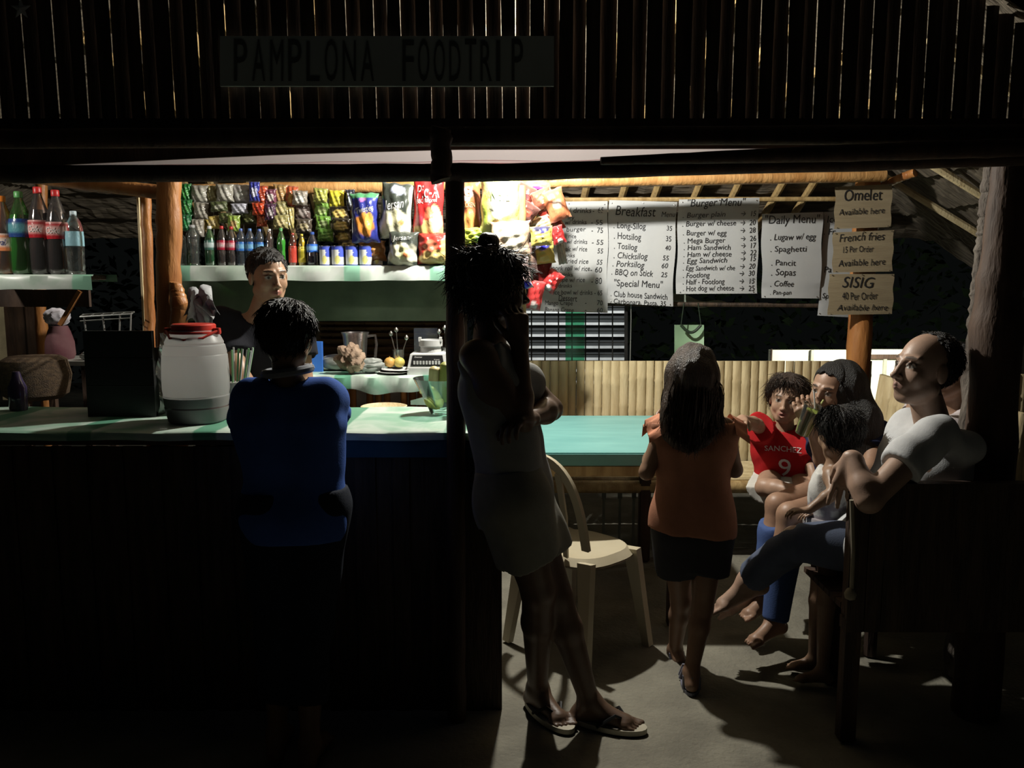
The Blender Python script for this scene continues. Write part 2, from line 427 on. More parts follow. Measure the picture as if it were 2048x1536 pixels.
# tarpaulin hung behind the beams, lit through
mb = MB()
def tf(u, v):
    px = 110+u*1560; top = np.interp(px, [110, 400, 560, 900, 1200, 1500, 1680], [322, 313, 306, 297, 297, 293, 292]); bot = np.interp(px, [110, 1100, 1400, 1680], [345, 345, 326, 300])
    return W(px, bot+(top-bot)*v+1.5*math.sin(u*31), 2.86)
def tcol(u, v):
    return (.13, .035, .038) if .30 < v < .36 or .47 < v < .49 else ((.27, .19, .19) if .36 < v < .44 else (.27, .24, .24))
mb.add([tf(i/80, j/40) for j in range(41) for i in range(81)], [(j*81+i, j*81+i+1, j*81+i+82, j*81+i+81) for j in range(40) for i in range(80)], [tcol(i/80, j/40) for j in range(41) for i in range(81)])
thing('tarpaulin', mat('tarpaulin', (0, 0, 0), .5, vcol=True, scale=(2, 2, 2), translucent=.55, alpha=1), mb, 'white tarpaulin with thin red stripes stretched between the eave logs', 'tarpaulin')
# sign board
sg = empty('sign_board', W(774, 172, 2.72), 'wide grey painted sign reading PAMPLONA FOODTRIP on the bamboo gable', 'sign')
mb = MB(); mb.sheet(lambda u, v: W(440+u*668, 172-v*100, 2.715), 8, 2, .012); mb.build('board', mat('grey_board', (.66, .70, .66), .7, (.55, .6, .56), (4, 4, 4)), sg)
mb = MB(); fn = lambda x, y: W(x, -y, 2.712)
for s_, x0, wd in (('PAMPLONA', 468, 290), ('FOODTRIP', 805, 250)):
    n = len(s_)
    for i, ch in enumerate(s_):
        v, f = text2d(ch, 1); 
        if not v: continue
        w0 = min(a for a, b in v); w1 = max(a for a, b in v); cw = wd/n
        sx = (cw*(.25 if ch == 'I' else .72))/(w1-w0); hgt = 84+6*rng.rand()
        mb.add([fn(x0+i*cw+(a-w0)*sx, -162+b*hgt/.72+rng.rand()*0) for a, b in v], f)
mb.build('lettering', mat('dull_black_paint', (.14, .15, .14), .8), sg)
# paper star hung high at the left
mb = MB(); c = W(42, 18, 2.6)
pts = [c+Vector((math.sin(i*math.pi/5)*(.032 if i % 2 == 0 else .013), 0, math.cos(i*math.pi/5)*(.032 if i % 2 == 0 else .013))) for i in range(10)]
mb.add([c+Vector((0, -.008, 0))]+pts+[c+Vector((0, .008, 0))], [(0, 1+i, 1+(i+1) % 10) for i in range(10)]+[(11, 1+(i+1) % 10, 1+i) for i in range(10)])
thing('paper_star', paper, mb, 'small pale paper star hanging at the top left of the gable', 'decoration')
# ---------------------------------------------------------------- rafters and purlins under the thatch
for i, px in enumerate((395, 445, 520, 575, 640, 715, 1110, 1180, 1255, 1320, 1400, 1475, 1560, 1620)):
    x0 = (px-1024)/F*4.9; lean = -.10
    mb = MB(); P = []
    for j in range(7):
        y = 3.6+1.75*j/6; x = x0+lean*(j/6-.5)*1.2+(.0)
        P.append((x, y, zroof(x, y)-.012))
    mb.tube(P, [.021+.004*rng.rand() for _ in P], 8)
    thing('rafter', bamboo, mb, 'pale bamboo rafter under the back thatch behind the snacks and menus', 'rafter', 'bamboo rafters under the back thatch')
for i, yy in enumerate((3.1, 3.6, 4.1, 4.6)):
    mb = MB(); P = [(1.5+1.5*j/6, yy+.1*j/6, zroof(1.5+1.5*j/6, yy)-.02) for j in range(7)]
    mb.tube(P, .02, 8); thing('rafter', bamboo_p, mb, 'bamboo rafter under the right slope of the thatch beside the crooked pole', 'rafter', 'bamboo rafters under the right slope')
# ---------------------------------------------------------------- posts and beams
log('back_beam', mat('pale_orange_wood', (.64, .36, .14), .42, (.46, .22, .07), (12, 12, 3), .5), [W(350, 383, 4.45), W(1000, 366, 4.45), W(1770, 350, 4.45)], .034, 'long orange wooden beam above the handwritten menus, brightly lit at its middle')
log('side_beam', log_o, [W(60, 352, 3.3), W(345, 388, 3.3)], .028, 'short slanting orange beam above the thin post at the left')
log('thin_post', log_o, [W(292, 392, 3.5), W(300, 660, 3.5), Z(312, 1330)], .021, 'thin crooked orange post standing left of the thick one', 'post')
mb = MB(); mb.beam(W(276, 395, 3.53), W(289, 665, 3.53), .009, .01); thing('bamboo_strip', bamboo_p, mb, 'narrow pale bamboo strip running down beside the thin post', 'strip')
lp = W(338, 350, 3.25)
log('left_post', log_o, [lp, W(338, 660, 3.25), Vector((W(338, 660, 3.25).x, 3.25, 0))], .046, 'thick round orange post at the left end of the snack shelf', 'post')
log('post_brace', log_o, [W(350, 565, 3.2), W(360, 610, 3.17), W(356, 680, 3.17), W(350, 760, 3.18)], [.022, .034, .03, .026], 'knobbly orange wood brace bound low against the thick left post', 'brace')
log('corner_post', log_d, [W(909, 330, 2.68), W(911, 700, 2.68), Vector((W(914, 1480, 2.68).x, 2.68, 0))], .031, 'dark middle post at the front corner of the counter behind the leaning person', 'post')
log('back_left_post', log_o, [W(83, 340, 4.4), W(80, 620, 4.4), Vector((W(80, 620, 4.4).x, 4.4, 0))], .028, 'brown post standing behind the large soft drink bottles', 'post')
log('table_post', bamboo, [W(1043, 372, 4.0), W(1043, 560, 4.0), W(1045, 760, 4.0), Vector((W(1045, 760, 4.0).x, 4.0, 0))], .021, 'slim bamboo pole behind the leaning person, lit almost white', 'post')
log('right_post', log_o, [W(1737, 338, 4.62), W(1716, 720, 4.62), Vector((W(1706, 900, 4.62).x, 4.62, 0))], .066, 'stout orange post carrying the three cardboard notices', 'post')
log('crooked_pole', log_g, [W(1988, 338, 3.0), W(1978, 450, 3.0), W(1962, 540, 3.0), W(1956, 640, 3.0), W(1952, 760, 3.0), Vector((W(1950, 900, 3.0).x, 3.0, 0))], [.036, .038, .026, .034, .045, .05], 'crooked grey barked pole leaning beside the seated man\'s head', 'post', knots=.2)
log('right_front_post', log_d, [W(2018, 330, 2.72), W(1994, 650, 2.72), Vector((W(1990, 900, 2.72).x, 2.72, 0))], [.05, .075, .075], 'thick black log post at the right edge in front of the crooked pole', 'post')
log('branch', log_o, [W(1765, 372, 4.7), W(1800, 356, 4.5), W(1830, 345, 4.4)], .022, 'short orange branch end above the cardboard notices', 'branch')
# ---------------------------------------------------------------- counter
cz = 1.0; yf = Z(700, 862, cz).y; yb = Z(700, 814, cz).y
XR = Z(984, 862, cz).x
ct = empty('counter', ((-2.4+XR)/2, (yf+yb)/2, 0), 'long bar counter of dark bamboo with a marbled green oilcloth top', 'counter')
mb = MB(); x = -2.6; k = 0
while x < XR-.02:
    wd = .05+.02*rng.rand(); g = .0018*(rng.rand() < .22)
    mb.box((x+wd/2, yf+.035+.008*(k % 2), .455), (wd+.006-g*5, .012, .97)); x += wd; k += 1
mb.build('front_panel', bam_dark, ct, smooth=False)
mb = MB(); mb.box(((-2.6+XR)/2, (yf+yb)/2, cz-.03), (XR+2.6, yb-yf-.02, .04))
for xx in (-2.3, -1.2, XR-.05):
    for yy in (yf+.08, yb-.05): mb.box((xx, yy, .47), (.06, .06, .94))
mb.build('frame', log_d, ct, smooth=False)
mb = MB(); mb.box((XR-.03, (yf+yb)/2, .455), (.02, yb-yf-.1, .97)); mb.build('end_panel', bam_dark, ct, smooth=False)
mb = MB(); nu, nv = 120, 16; v = []; cc = []
prof = [(yf-.012, cz-.030), (yf-.014, cz-.018), (yf-.010, cz-.006), (yf, cz)]+[(yf+(yb-yf)*t/8, cz) for t in range(1, 9)]+[(yb+.008, cz-.01), (yb+.01, cz-.05)]
for (y, z) in prof:
    for i in range(nu+1):
        xx = -2.6+(XR+.02+2.6)*i/nu; v.append((xx, y+(.004*math.sin(xx*23) if z < cz-.02 else 0), z+.0015*math.sin(xx*17+y*30)))
mb.add(v, [(j*(nu+1)+i, j*(nu+1)+i+1, (j+1)*(nu+1)+i+1, (j+1)*(nu+1)+i) for j in range(len(prof)-1) for i in range(nu)])
mb.build('oilcloth', oilcloth, ct, 'marbled green and white oilcloth')
mb = MB(); mb.box(((W(690, 870, yf).x+XR)/2, yf+.006, cz-.058), (XR-W(690, 870, yf).x, .012, .064)); mb.build('apron', mat('blue_cloth', (.03, .12, .17), .8), ct, 'dark blue strip', smooth=False)
# ---------------------------------------------------------------- back work table and shelves
wz = 1.045; wy = 3.92; 
X0, X1 = W(640, 757, wy).x, W(905, 757, wy).x
wt = empty('work_table', ((X0+X1)/2, wy+.2, 0), 'low kitchen table behind the counter under a draped green cloth', 'table')
mb = MB(); nu = 60; v = []
prof = [(wy-.01, wz-.075), (wy-.012, wz-.05), (wy-.008, wz-.01), (wy, wz), (wy+.12, wz), (wy+.25, wz), (wy+.42, wz), (wy+.425, wz-.05)]
X0e = X0-.35
for j, (y, z) in enumerate(prof):
    for i in range(nu+1):
        xx = X0e+(X1-X0e)*i/nu; dz = (.012*math.sin(xx*13)+.006*math.sin(xx*31)) if j == 0 else 0
        v.append((xx, y+(.006*math.sin(xx*40) if j < 3 else 0), z+dz))
mb.add(v, [(j*(nu+1)+i, j*(nu+1)+i+1, (j+1)*(nu+1)+i+1, (j+1)*(nu+1)+i) for j in range(len(prof)-1) for i in range(nu)])
mb.build('tablecloth', oilcloth, wt)
mb = MB(); mb.box(((X0e+X1)/2, wy+.21, wz-.02), (X1-X0e, .40, .03)); mb.build('tabletop', log_d, wt, smooth=False)
for xx in (X0e+.05, X1-.05):
    for yy in (wy+.05, wy+.38):
        mb = MB(); mb.box((xx, yy, (wz-.035)/2), (.05, .05, wz-.035)); mb.build('leg', log_d, wt, smooth=False)
# low wall of cut bamboo ends behind the counter
mb = MB()
for i, px in enumerate(list(range(655, 910, 17))):
    if i % 4 == 0: continue
    p = W(px, 800, 4.5); mb.tube([(p.x, 4.5, .3), (p.x, 4.5, .93)], .019, 10)
thing('bamboo_screen', log_o, mb, 'low screen of orange bamboo stubs seen under the kitchen table cloth', 'screen')
mb = MB(); mb.box((W(780, 800, 4.6).x, 4.62, .465), (.85, .02, .93)); thing('white_board', mat('pinkish_white', (.75, .66, .6), .7), mb, 'pale board standing behind the low bamboo stubs', 'board', smooth=False)
# middle shelf with pale cloth
sz = W(600, 531, 4.1).z; sx0, sx1 = W(343, 531, 4.1).x, W(897, 531, 4.1).x
def shelf(x0, x1, y0, z, dep, drop, lab, flare=0.):
    sh = empty('shelf', ((x0+x1)/2, y0+dep/2, z-.05), lab, 'shelf')
    mb = MB(); mb.box(((x0+x1)/2-.02, y0+dep/2, z-.012), (x1-x0-.05, dep-.01, .018)); mb.build('board', log_d, sh, smooth=False)
    mb = MB(); nu = 70; v = []; pr = [(y0-.006, z-drop), (y0-.010, z-drop*.5), (y0-.006, z-.006), (y0, z), (y0+dep*.5, z), (y0+dep, z), (y0+dep+.003, z-.03)]
    for j, (y, zz) in enumerate(pr):
        for i in range(nu+1):
            xx = x0+(x1-x0)*i/nu; v.append((xx-(flare*(1-i/nu) if 0 else 0)-(flare if j < 2 and i == nu else 0), y+(.005*math.sin(xx*29+j) if j < 2 else 0), zz+(.002*math.sin(xx*9)+.0012*math.sin(xx*27) if j == 0 else 0)))
    mb.add(v, [(j*(nu+1)+i, j*(nu+1)+i+1, (j+1)*(nu+1)+i+1, (j+1)*(nu+1)+i) for j in range(len(pr)-1) for i in range(nu)])
    mb.build('shelf_cloth', palecloth, sh); return sh
shelf(sx0, sx1, 4.1, sz, .30, PX(30, 4.1), 'long hanging shelf with a pale green cloth edge under the snacks')
lz = W(90, 549, 3.4).z; lx0 = W(-60, 549, 3.4).x; lx1 = W(187, 549, 3.4).x
shelf(lx0, lx1, 3.4, lz, .20, PX(30, 3.4), 'short hanging shelf with a cloth edge at the left, holding big bottles', .03)
mb = MB(); mb.beam(W(160, 582, 3.5), W(120, 650, 3.5), .016, .016); thing('shelf_strut', log_o, mb, 'thin slanting wooden strut under the left bottle shelf', 'strut')
mb = MB(); mb.box((W(20, 597, 3.62).x, 3.66, W(20, 597, 3.62).z), (PX(300, 3.62), .02, PX(34, 3.62))); thing('under_board', log_d, mb, 'dark board under the left bottle shelf', 'board', smooth=False)
# dark green panel below the middle shelf, slatted window under it
mb = MB(); mb.sheet(lambda u, v: W(345+u*555, 642-v*90, 4.42), 6, 3, .012); setup(thing('wall_back', dgreen, mb, 'dark green panel below the snack shelf', 'wall', smooth=False), kind='structure')
jl = empty('slatted_window', W(780, 740, 4.5), 'dark louvred window behind the kitchen table catching thin highlights', 'window')
for i, py in enumerate((640, 649, 660, 672, 684, 700, 715, 730)):
    mb = MB(); a = W(640, py, 4.46); b = W(905, py+1, 4.46); mb.beam(a, b, .05, .006, (0, .62, .78)); mb.build('slat', mat('varnished_wood', (.07, .035, .02), .22, spec=.8), jl, smooth=False)
mb = MB(); mb.box((W(780, 690, 4.53).x, 4.53, W(780, 690, 4.53).z), (.85, .012, .34)); mb.build('backing', log_d, jl, smooth=False)
# ---------------------------------------------------------------- bottles
def bottle(px, ptop, pbot, wpx, Y, liq, capc, lab=None, labr=(.45, .62), fill=.8, glass=(.9, .95, .93), label='', group=None, text=None, tcol='white_ink', shape='soda', ztop=None, name='soft_drink_bottle'):
    b = W(px, pbot, Y); zb = ztop if ztop is not None else b.z; H = W(px, ptop, Y).z-zb; r = PX(wpx, Y)/2
    e = empty(name, (b.x, Y, zb), label, 'bottle', group)
    if shape == 'soda': pr = [(.0, .0), (.75, .0), (.95, .02), (1, .06), (1, .35), (.93, .40), (.97, .46), (1, .52), (.97, .62), (.80, .74), (.52, .84), (.34, .91), (.30, .93), (.30, .955)]
    elif shape == 'water': pr = [(.0, .0), (.9, .0), (1, .03), (.94, .08), (1, .13), (.94, .18), (1, .23), (.94, .28), (1, .33), (1, .62), (.94, .66), (1, .7), (.8, .82), (.4, .91), (.35, .955)]
    elif shape == 'slim': pr = [(.0, .0), (.9, .0), (1, .03), (1, .55), (.9, .62), (.95, .7), (.6, .84), (.42, .9), (.42, .955)]
    prof = [(a*r+.0005, z*H) for a, z in pr]
    mb = MB(); mb.lathe(e.location, prof, 20); mb.build('bottle_shell', clearmat('clear_'+''.join('%d' % (c*9) for c in glass), glass), e)
    rr = lambda z: np.interp(z, [q[1] for q in pr], [q[0] for q in pr])*r
    if liq:
        zs = [.01, .03]+[fill*t for t in (.1, .2, .3, .4, .5, .6, .7, .8, .9, 1)]
        zs = sorted(set(zs)); mb = MB(); mb.lathe(e.location, [(.0001, .008*H)]+[(rr(z)*.94, z*H) for z in zs]+[(.0001, fill*H)], 20); mb.build('drink', mat('liquid_'+'_'.join('%d' % (c*99) for c in liq), liq, .12, liq, spec=.9), e)
    mb = MB(); mb.lathe((b.x, Y, zb+H*.925), [(r*.36, 0), (r*.38, H*.01), (r*.38, H*.065), (r*.33, H*.075)], 16); mb.build('cap', mat('cap_'+'_'.join('%d' % (c*99) for c in capc), capc, .4), e)
    if lab:
        c1, c2 = lab; z0, z1 = labr
        n = 6; mb = MB(); mb.lathe(e.location, [(rr(z0+(z1-z0)*i/n)*1.015+.0006, (z0+(z1-z0)*i/n)*H) for i in range(n+1)], 24,
            lambda z, a: c2 if abs(z/H-(z0+z1)/2) < (z1-z0)*.22 and math.sin(a) < -.1 else (c2 if z/H > z1-(z1-z0)*.16 and len(lab) == 2 and c2[0] > .8 else c1)); lo = mb.build('label', vc_shiny, e)
        if text:
            mb = MB(); zc = (z0+z1)/2
            def fn(x, y): a = x/(r*1.04); R_ = rr(zc)*1.05+.0012; return Vector((b.x+R_*math.sin(a), Y-R_*math.cos(a), zb+zc*H+y))
            write(mb, text, fn, 0, -r*.28, r*.85, .2, center=True, width=r*1.45); mb.build('lettering', mat(tcol, (.9, .88, .85) if tcol == 'white_ink' else (.02, .04, .25), .5), lo)
    return e
RED = (.55, .02, .02); BL = (.02, .08, .45); WH = (.8, .8, .78); GR = (.02, .25, .06); YE = (.75, .6, .05)
Yl = 3.52
bottle(13, 392, 549, 42, Yl, (.75, .19, .02), (.7, .2, .02), ((.80, .26, .10), (.85, .7, .62)), (.30, .52), .93, label='large orange soda bottle with a round label at the left end of the shelf', text='Royal', tcol='blue_ink', ztop=lz)
bottle(48, 383, 549, 42, Yl, (.03, .14, .07), (.10, .35, .10), ((.02, .06, .22), (.10, .30, .35)), (.45, .67), .72, (.45, .85, .35), label='large green lemon soda bottle with a dark blue label on the left shelf', ztop=lz)
bottle(86, 374, 549, 40, Yl, (.018, .007, .006), RED, ((.5, .02, .03), (.82, .45, .42)), (.42, .62), .74, (.8, .75, .74), label='large cola bottle with a red label between the green soda and the other cola', text='Coke', ztop=lz)
bottle(121, 380, 549, 40, Yl, (.018, .007, .006), RED, ((.5, .02, .03), (.82, .45, .42)), (.42, .62), .74, (.8, .75, .74), label='large cola bottle with a red label standing beside the clear water bottle', text='Coke', ztop=lz)
bottle(154, 422, 549, 33, Yl, None, (.5, .6, .65), ((.35, .62, .72), (.35, .62, .72)), (.45, .68), label='clear water bottle with a pale blue label at the right end of the left shelf', shape='water', ztop=lz, name='water_bottle')
Ym = 4.22; gm = None
SB = [(364, 462, 20, None, (.6, .65, .65), None, 'water', 'small clear water bottle at the left end of the snack shelf', (.9, .95, .93)),
 (388, 450, 28, None, (.5, .5, .5), None, 'water', 'wide clear ribbed bottle second from the thick post on the snack shelf', (.9, .95, .93)),
 (422, 452, 22, (.02, .09, .05), (.8, .8, .78), ((.05, .15, .12), (.5, .6, .6)), 'soda', 'small dark green soda bottle with a white cap on the snack shelf', (.4, .8, .5)),
 (446, 452, 20, (.015, .006, .006), RED, ((.45, .02, .05), (.8, .35, .4)), 'soda', 'small cola bottle beside the dark green soda on the snack shelf', (.8, .7, .7)),
 (465, 453, 20, (.015, .006, .006), RED, ((.45, .02, .05), (.8, .35, .4)), 'soda', 'small cola bottle next to the blue capped waters on the snack shelf', (.8, .7, .7)),
 (484, 457, 19, None, (.08, .16, .5), ((.03, .15, .5), (.2, .45, .7)), 'water', 'blue capped water bottle nearest the two small colas', (.75, .85, .95)),
 (502, 457, 19, None, (.08, .2, .5), ((.03, .15, .5), (.2, .45, .7)), 'water', 'blue capped water bottle in the middle of three behind the seller', (.75, .85, .95)),
 (521, 458, 19, None, (.08, .16, .5), ((.03, .15, .5), (.2, .45, .7)), 'water', 'blue capped water bottle above the seller\'s hair', (.75, .85, .95)),
 (541, 458, 17, (.03, .015, .012), (.85, .85, .82), None, 'slim', 'small dark bottle with a white cap above the seller\'s forehead', (.7, .6, .6)),
 (564, 456, 18, (.12, .42, .10), (.10, .40, .10), None, 'soda', 'bright green bottle without label on the snack shelf', (.5, .9, .45)),
 (587, 466, 17, (.42, .05, .03), (.45, .05, .03), ((.55, .06, .04), (.55, .06, .04)), 'slim', 'slim red bottle with white lettering on the snack shelf', (.8, .5, .4)),
 (605, 468, 15, (.75, .6, .05), YE, ((.8, .66, .08), (.3, .25, .02)), 'slim', 'slim yellow bottle on the snack shelf', (.9, .85, .4)),
 (626, 464, 23, (.01, .012, .03), (.05, .12, .45), ((.03, .16, .7), (.25, .5, .85)), 'soda', 'dark bottle with a bright blue label beside the tins', (.5, .55, .8))]
for (px, pt, wp, liq, cap, lab, shp, lb, gl) in SB:
    bottle(px, pt, 530, wp, Ym, liq, cap, lab, (.40, .64) if shp != 'slim' else (.1, .6), .7 if liq != (.75, .6, .05) else .9, gl, label=lb, shape=shp, ztop=sz, name='water_bottle' if liq is None else 'soft_drink_bottle', text='Coke' if lab and lab[0] == (.45, .02, .05) else ('COBRA' if 'slim red' in lb and 0 else None))
# tins
for i, (px, wp, lb) in enumerate(((651, 22, 'blue and white milk tin nearest the dark blue labelled bottle'), (677, 26, 'blue and white milk tin second from the bottles'), (705, 26, 'blue and white milk tin in the middle of the row'), (732, 26, 'blue and white milk tin second from the right end of the row'), (753, 20, 'blue and white milk tin at the right end beside the white chips'))):
    b = W(px, 530, 4.16); e = empty('milk_tin', (b.x, 4.16+(.03 if i == 4 else 0), sz), lb, 'tin', 'milk tins on the snack shelf'); r = PX(wp, 4.16)/2; H = PX(38, 4.16); L0 = Vector(e.location)
    mb = MB()
    def cf(z, a):
        s = -math.sin(a); c = math.cos(a); q = ((c-.05)/.42)**2+((z/H-.30)/.22)**2
        if z/H < .06 or z/H > .94: return (.03, .05, .3)
        if q < 1 and s > 0: return (.8, .74, .25)
        if ((c+.05)/.36)**2+((z/H-.66)/.16)**2 < 1 and s > 0: return (.85, .85, .8)
        if z/H > .45 and (c > .25 or z/H > .8): return (.05, .09, .55)
        return (.82, .83, .80)
    mb.lathe(L0, [(r*.96, 0)]+[(r, H*t/24) for t in range(0, 25)]+[(r*.96, H)], 40, cf); mb.build('label', vc_matte, e)
    mb = MB(); mb.lathe(L0+Vector((0, 0, H-.001)), [(r*.98, 0), (r*1.02, .001), (r*1.02, .003), (r*.94, .003), (r*.93, .001), (.001, .001)], 28); mb.build('rim', steel, e)
# ---------------------------------------------------------------- snack bags
def bag(px, py, w_, h_, Y, rot=0., lab='', colf=None, thick=.32, group=None, texts=(), name='snack_bag', nu=26, nv=34, sh=0., flat=False):
    c = W(px, py, Y); w = PX(w_, Y); h = PX(h_, Y); cr, sr = math.cos(rot), math.sin(rot); ph = rng.rand(4)*6
    T = min(w, h)*thick
    def prof(u, v):
        b = max(0, (1-abs(u)**2.6))*max(0, 1-abs(v)**3.2)
        return T*b**.75+.0035*math.sin(u*9+ph[0]+v*4)*(1-abs(v)**8)+.003*math.sin(v*13+ph[1]-u*3)*b
    def pos(u, v, s, off=0.):
        narrow = 1-.10*(1-abs(v)**4)+.03*math.sin(v*7+ph[2])
        x = u*w/2*narrow+sh*v*w/2; z = v*h/2+.012*h*math.sin(u*8+ph[3])*(abs(v) > .93)
        y = -s*(prof(u, v)*(1 if s > 0 else .55)+off)
        return Vector((c.x+x*cr-z*sr, c.y+y, c.z+x*sr+z*cr))
    mb = MB(); v = []; cc = []
    for s in (1, -1):
        for j in range(nv+1):
            for i in range(nu+1):
                U = -1+2*i/nu; V = -1+2*j/nv; v.append(pos(U, V, s)); cc.append(colf(U, V) if (colf and s > 0) else (colf(.9, .95) if colf else (.5, .5, .5)))
    N_ = (nu+1)*(nv+1); f = []
    for j in range(nv):
        for i in range(nu):
            a = j*(nu+1)+i; q = (a, a+1, a+nu+2, a+nu+1); f.append(q); f.append(tuple(N_+x for x in q[::-1]))
    rim = [i for i in range(nu+1)]+[j*(nu+1)+nu for j in range(1, nv+1)]+[nv*(nu+1)+i for i in range(nu-1, -1, -1)]+[j*(nu+1) for j in range(nv-1, 0, -1)]
    for k in range(len(rim)): a, b = rim[k], rim[(k+1) % len(rim)]; f.append((b, a, a+N_, b+N_))
    mb.add(v, f, cc)
    if not texts: return thing(name, vc_shiny, mb, lab, 'snack', group)
    e = empty(name, (c.x, c.y, c.z-h/2), lab, 'snack', group); mb.build('packet', vc_shiny, e)
    for (s_, u0, v0, size, wd, col, tilt) in texts:
        mb = MB(); write(mb, s_, lambda x, y: pos(max(-1, min(1, x)), max(-1, min(1, y)), 1, .0022), u0, v0, size, 0, width=wd, tilt=tilt); mb.build('lettering', mat('print_%d_%d_%d' % tuple(int(q*99) for q in col), col, .5), e)
    return e
def pat(base, *spots, top=None, tv=.8, seed=0, mott=.0):
    r = np.random.RandomState(seed)
    def f(u, v):
        c = base
        if top and v > tv: c = top
        for (uc, vc, ru, rv, col) in spots:
            k = min(1, max(0, (1+.22*math.sin(7*u+9*v+uc*9)-((u-uc)/ru)**2-((v-vc)/rv)**2)*3.5)); c = tuple(p*(1-k)+q*k for p, q in zip(c, col))
        if abs(v) > .95: c = tuple(x*.7+.12 for x in c)
        m = 1+mott*.5*(r.rand()-.5)
        return tuple(min(1, x*m) for x in c)
    return f
SIL = (.42, .40, .34); OLV = (.30, .27, .12); GLD = (.62, .47, .13); DKB = (.02, .02, .09); ORG = (.70, .28, .05); CRM = (.80, .78, .60); CHIP = (.78, .58, .22)
YB = 4.40
G1 = 'small snack packs hung in strips above the small bottles'
sm = [(372, 385, 24, 34, (.03, .22, .05), (.1, .4, .1), 'green pack at the top of the strip beside the thick post'),
 (374, 416, 24, 32, (.03, .20, .05), (.1, .35, .1), 'green pack second in the strip beside the thick post'),
 (373, 446, 22, 32, (.03, .16, .06), (.05, .3, .1), 'green pack lowest in the strip beside the thick post'),
 (400, 388, 38, 34, SIL, (.5, .5, .42), 'silver grey pack at the top of the second strip'),
 (402, 421, 30, 32, (.34, .31, .26), SIL, 'grey pack in the middle of the second strip'),
 (396, 456, 26, 34, (.36, .33, .28), SIL, 'grey pack low in the second strip above the wide clear bottle'),
 (424, 387, 22, 30, OLV, (.4, .38, .2), 'olive pack at the top of the third strip'),
 (450, 386, 36, 34, SIL, (.55, .53, .47), 'silver square pack at the top of the fourth strip'),
 (438, 413, 36, 20, (.10, .12, .05), (.5, .5, .4), 'dark green pack with pale dots in the fourth strip'),
 (424, 445, 32, 26, GLD, (.5, .4, .2), 'dull gold rounded pack above the dark green bottle'),
 (452, 436, 30, 20, (.10, .12, .04), (.2, .2, .1), 'dark olive pack above the small colas'),
 (468, 447, 26, 32, (.30, .42, .08), (.45, .3, .12), 'lime green pack above the small cola bottle'),
 (484, 388, 42, 36, (.40, .38, .36), (.5, .5, .45), 'silver pack at the top of the fifth strip'),
 (479, 417, 34, 20, (.50, .50, .58), (.6, .6, .66), 'bluish white pack in the fifth strip'),
 (509, 383, 22, 38, (.05, .06, .35), (.6, .6, .75), 'blue and white pack at the top of the sixth strip'),
 (497, 434, 34, 26, (.07, .08, .03), (.15, .16, .06), 'blackish green pack above the blue capped waters'),
 (521, 390, 30, 36, (.50, .08, .03), (.35, .05, .02), 'red pack at the top of the seventh strip'),
 (517, 418, 26, 24, (.55, .07, .02), (.3, .03, .02), 'bright red pack second in the seventh strip'),
 (524, 440, 22, 26, (.60, .12, .05), (.7, .25, .12), 'orange red pack lowest in the seventh strip'),
 (541, 394, 26, 30, (.20, .06, .10), (.65, .6, .55), 'maroon pack with a white swirl in the eighth strip'),
 (541, 424, 24, 32, (.09, .04, .08), (.4, .35, .35), 'dark purple pack in the eighth strip'),
 (561, 388, 30, 36, (.42, .26, .10), (.5, .3, .12), 'brown pack at the top of the ninth strip'),
 (561, 418, 30, 30, OLV, (.6, .5, .25), 'olive gold pack in the middle of the ninth strip'),
 (561, 444, 32, 28, (.34, .30, .12), (.6, .5, .25), 'olive gold pack lowest in the ninth strip'),
 (583, 394, 26, 42, (.55, .12, .05), (.7, .4, .1), 'orange pack at the top of the tenth strip'),
 (580, 436, 18, 44, (.50, .42, .16), (.7, .6, .3), 'narrow gold pack in the tenth strip'),
 (600, 396, 32, 28, (.36, .32, .27), (.75, .75, .7), 'silver pack with a bright top in the eleventh strip'),
 (605, 424, 34, 30, (.13, .09, .08), (.35, .3, .28), 'dark brown pack in the middle of the eleventh strip'),
 (608, 452, 34, 28, (.10, .08, .06), (.4, .34, .2), 'dark brown pack lowest in the eleventh strip'),
 (641, 391, 30, 28, (.40, .42, .10), (.5, .5, .14), 'olive yellow pack at the top of the twelfth strip'),
 (644, 420, 32, 30, (.20, .38, .07), (.4, .5, .2), 'green pack second in the twelfth strip'),
 (647, 446, 32, 28, (.16, .34, .05), (.35, .45, .2), 'green pack third in the twelfth strip'),
 (651, 470, 34, 26, (.10, .24, .04), (.2, .4, .1), 'darker green pack lowest in the twelfth strip'),
 (673, 398, 32, 34, (.75, .65, .06), (.55, .5, .06), 'yellow pack with dark print at the top of the thirteenth strip'),
 (679, 426, 38, 26, GLD, CHIP, 'black edged gold chip pack below the yellow pack'),
 (682, 450, 38, 26, GLD, CHIP, 'black edged gold chip pack, second below the yellow pack'),
 (685, 473, 36, 26, GLD, CHIP, 'black edged gold chip pack, third below the yellow pack'),
 (694, 492, 38, 24, (.55, .42, .15), CHIP, 'black edged gold chip pack resting on the milk tins'),
 (701, 400, 20, 40, (.03, .03, .05), (.4, .45, .5), 'narrow black pack between the yellow pack and the blue chips')]
for i, (px, py, w_, h_, c1, c2, lb) in enumerate(sm):
    gold = 'gold chip' in lb
    cf = pat((.04, .03, .02) if gold else c1, *([(0, -.15, .85, .75, c1), (0, -.1, .45, .35, c2)] if gold else [(.1, -.1, .6, .5, c2)]), seed=i, mott=.35)
    bag(px, py, w_, h_, YB-.02*(i % 3), (rng.rand()-.5)*.18, lb, cf, .28, G1, nu=18, nv=18)
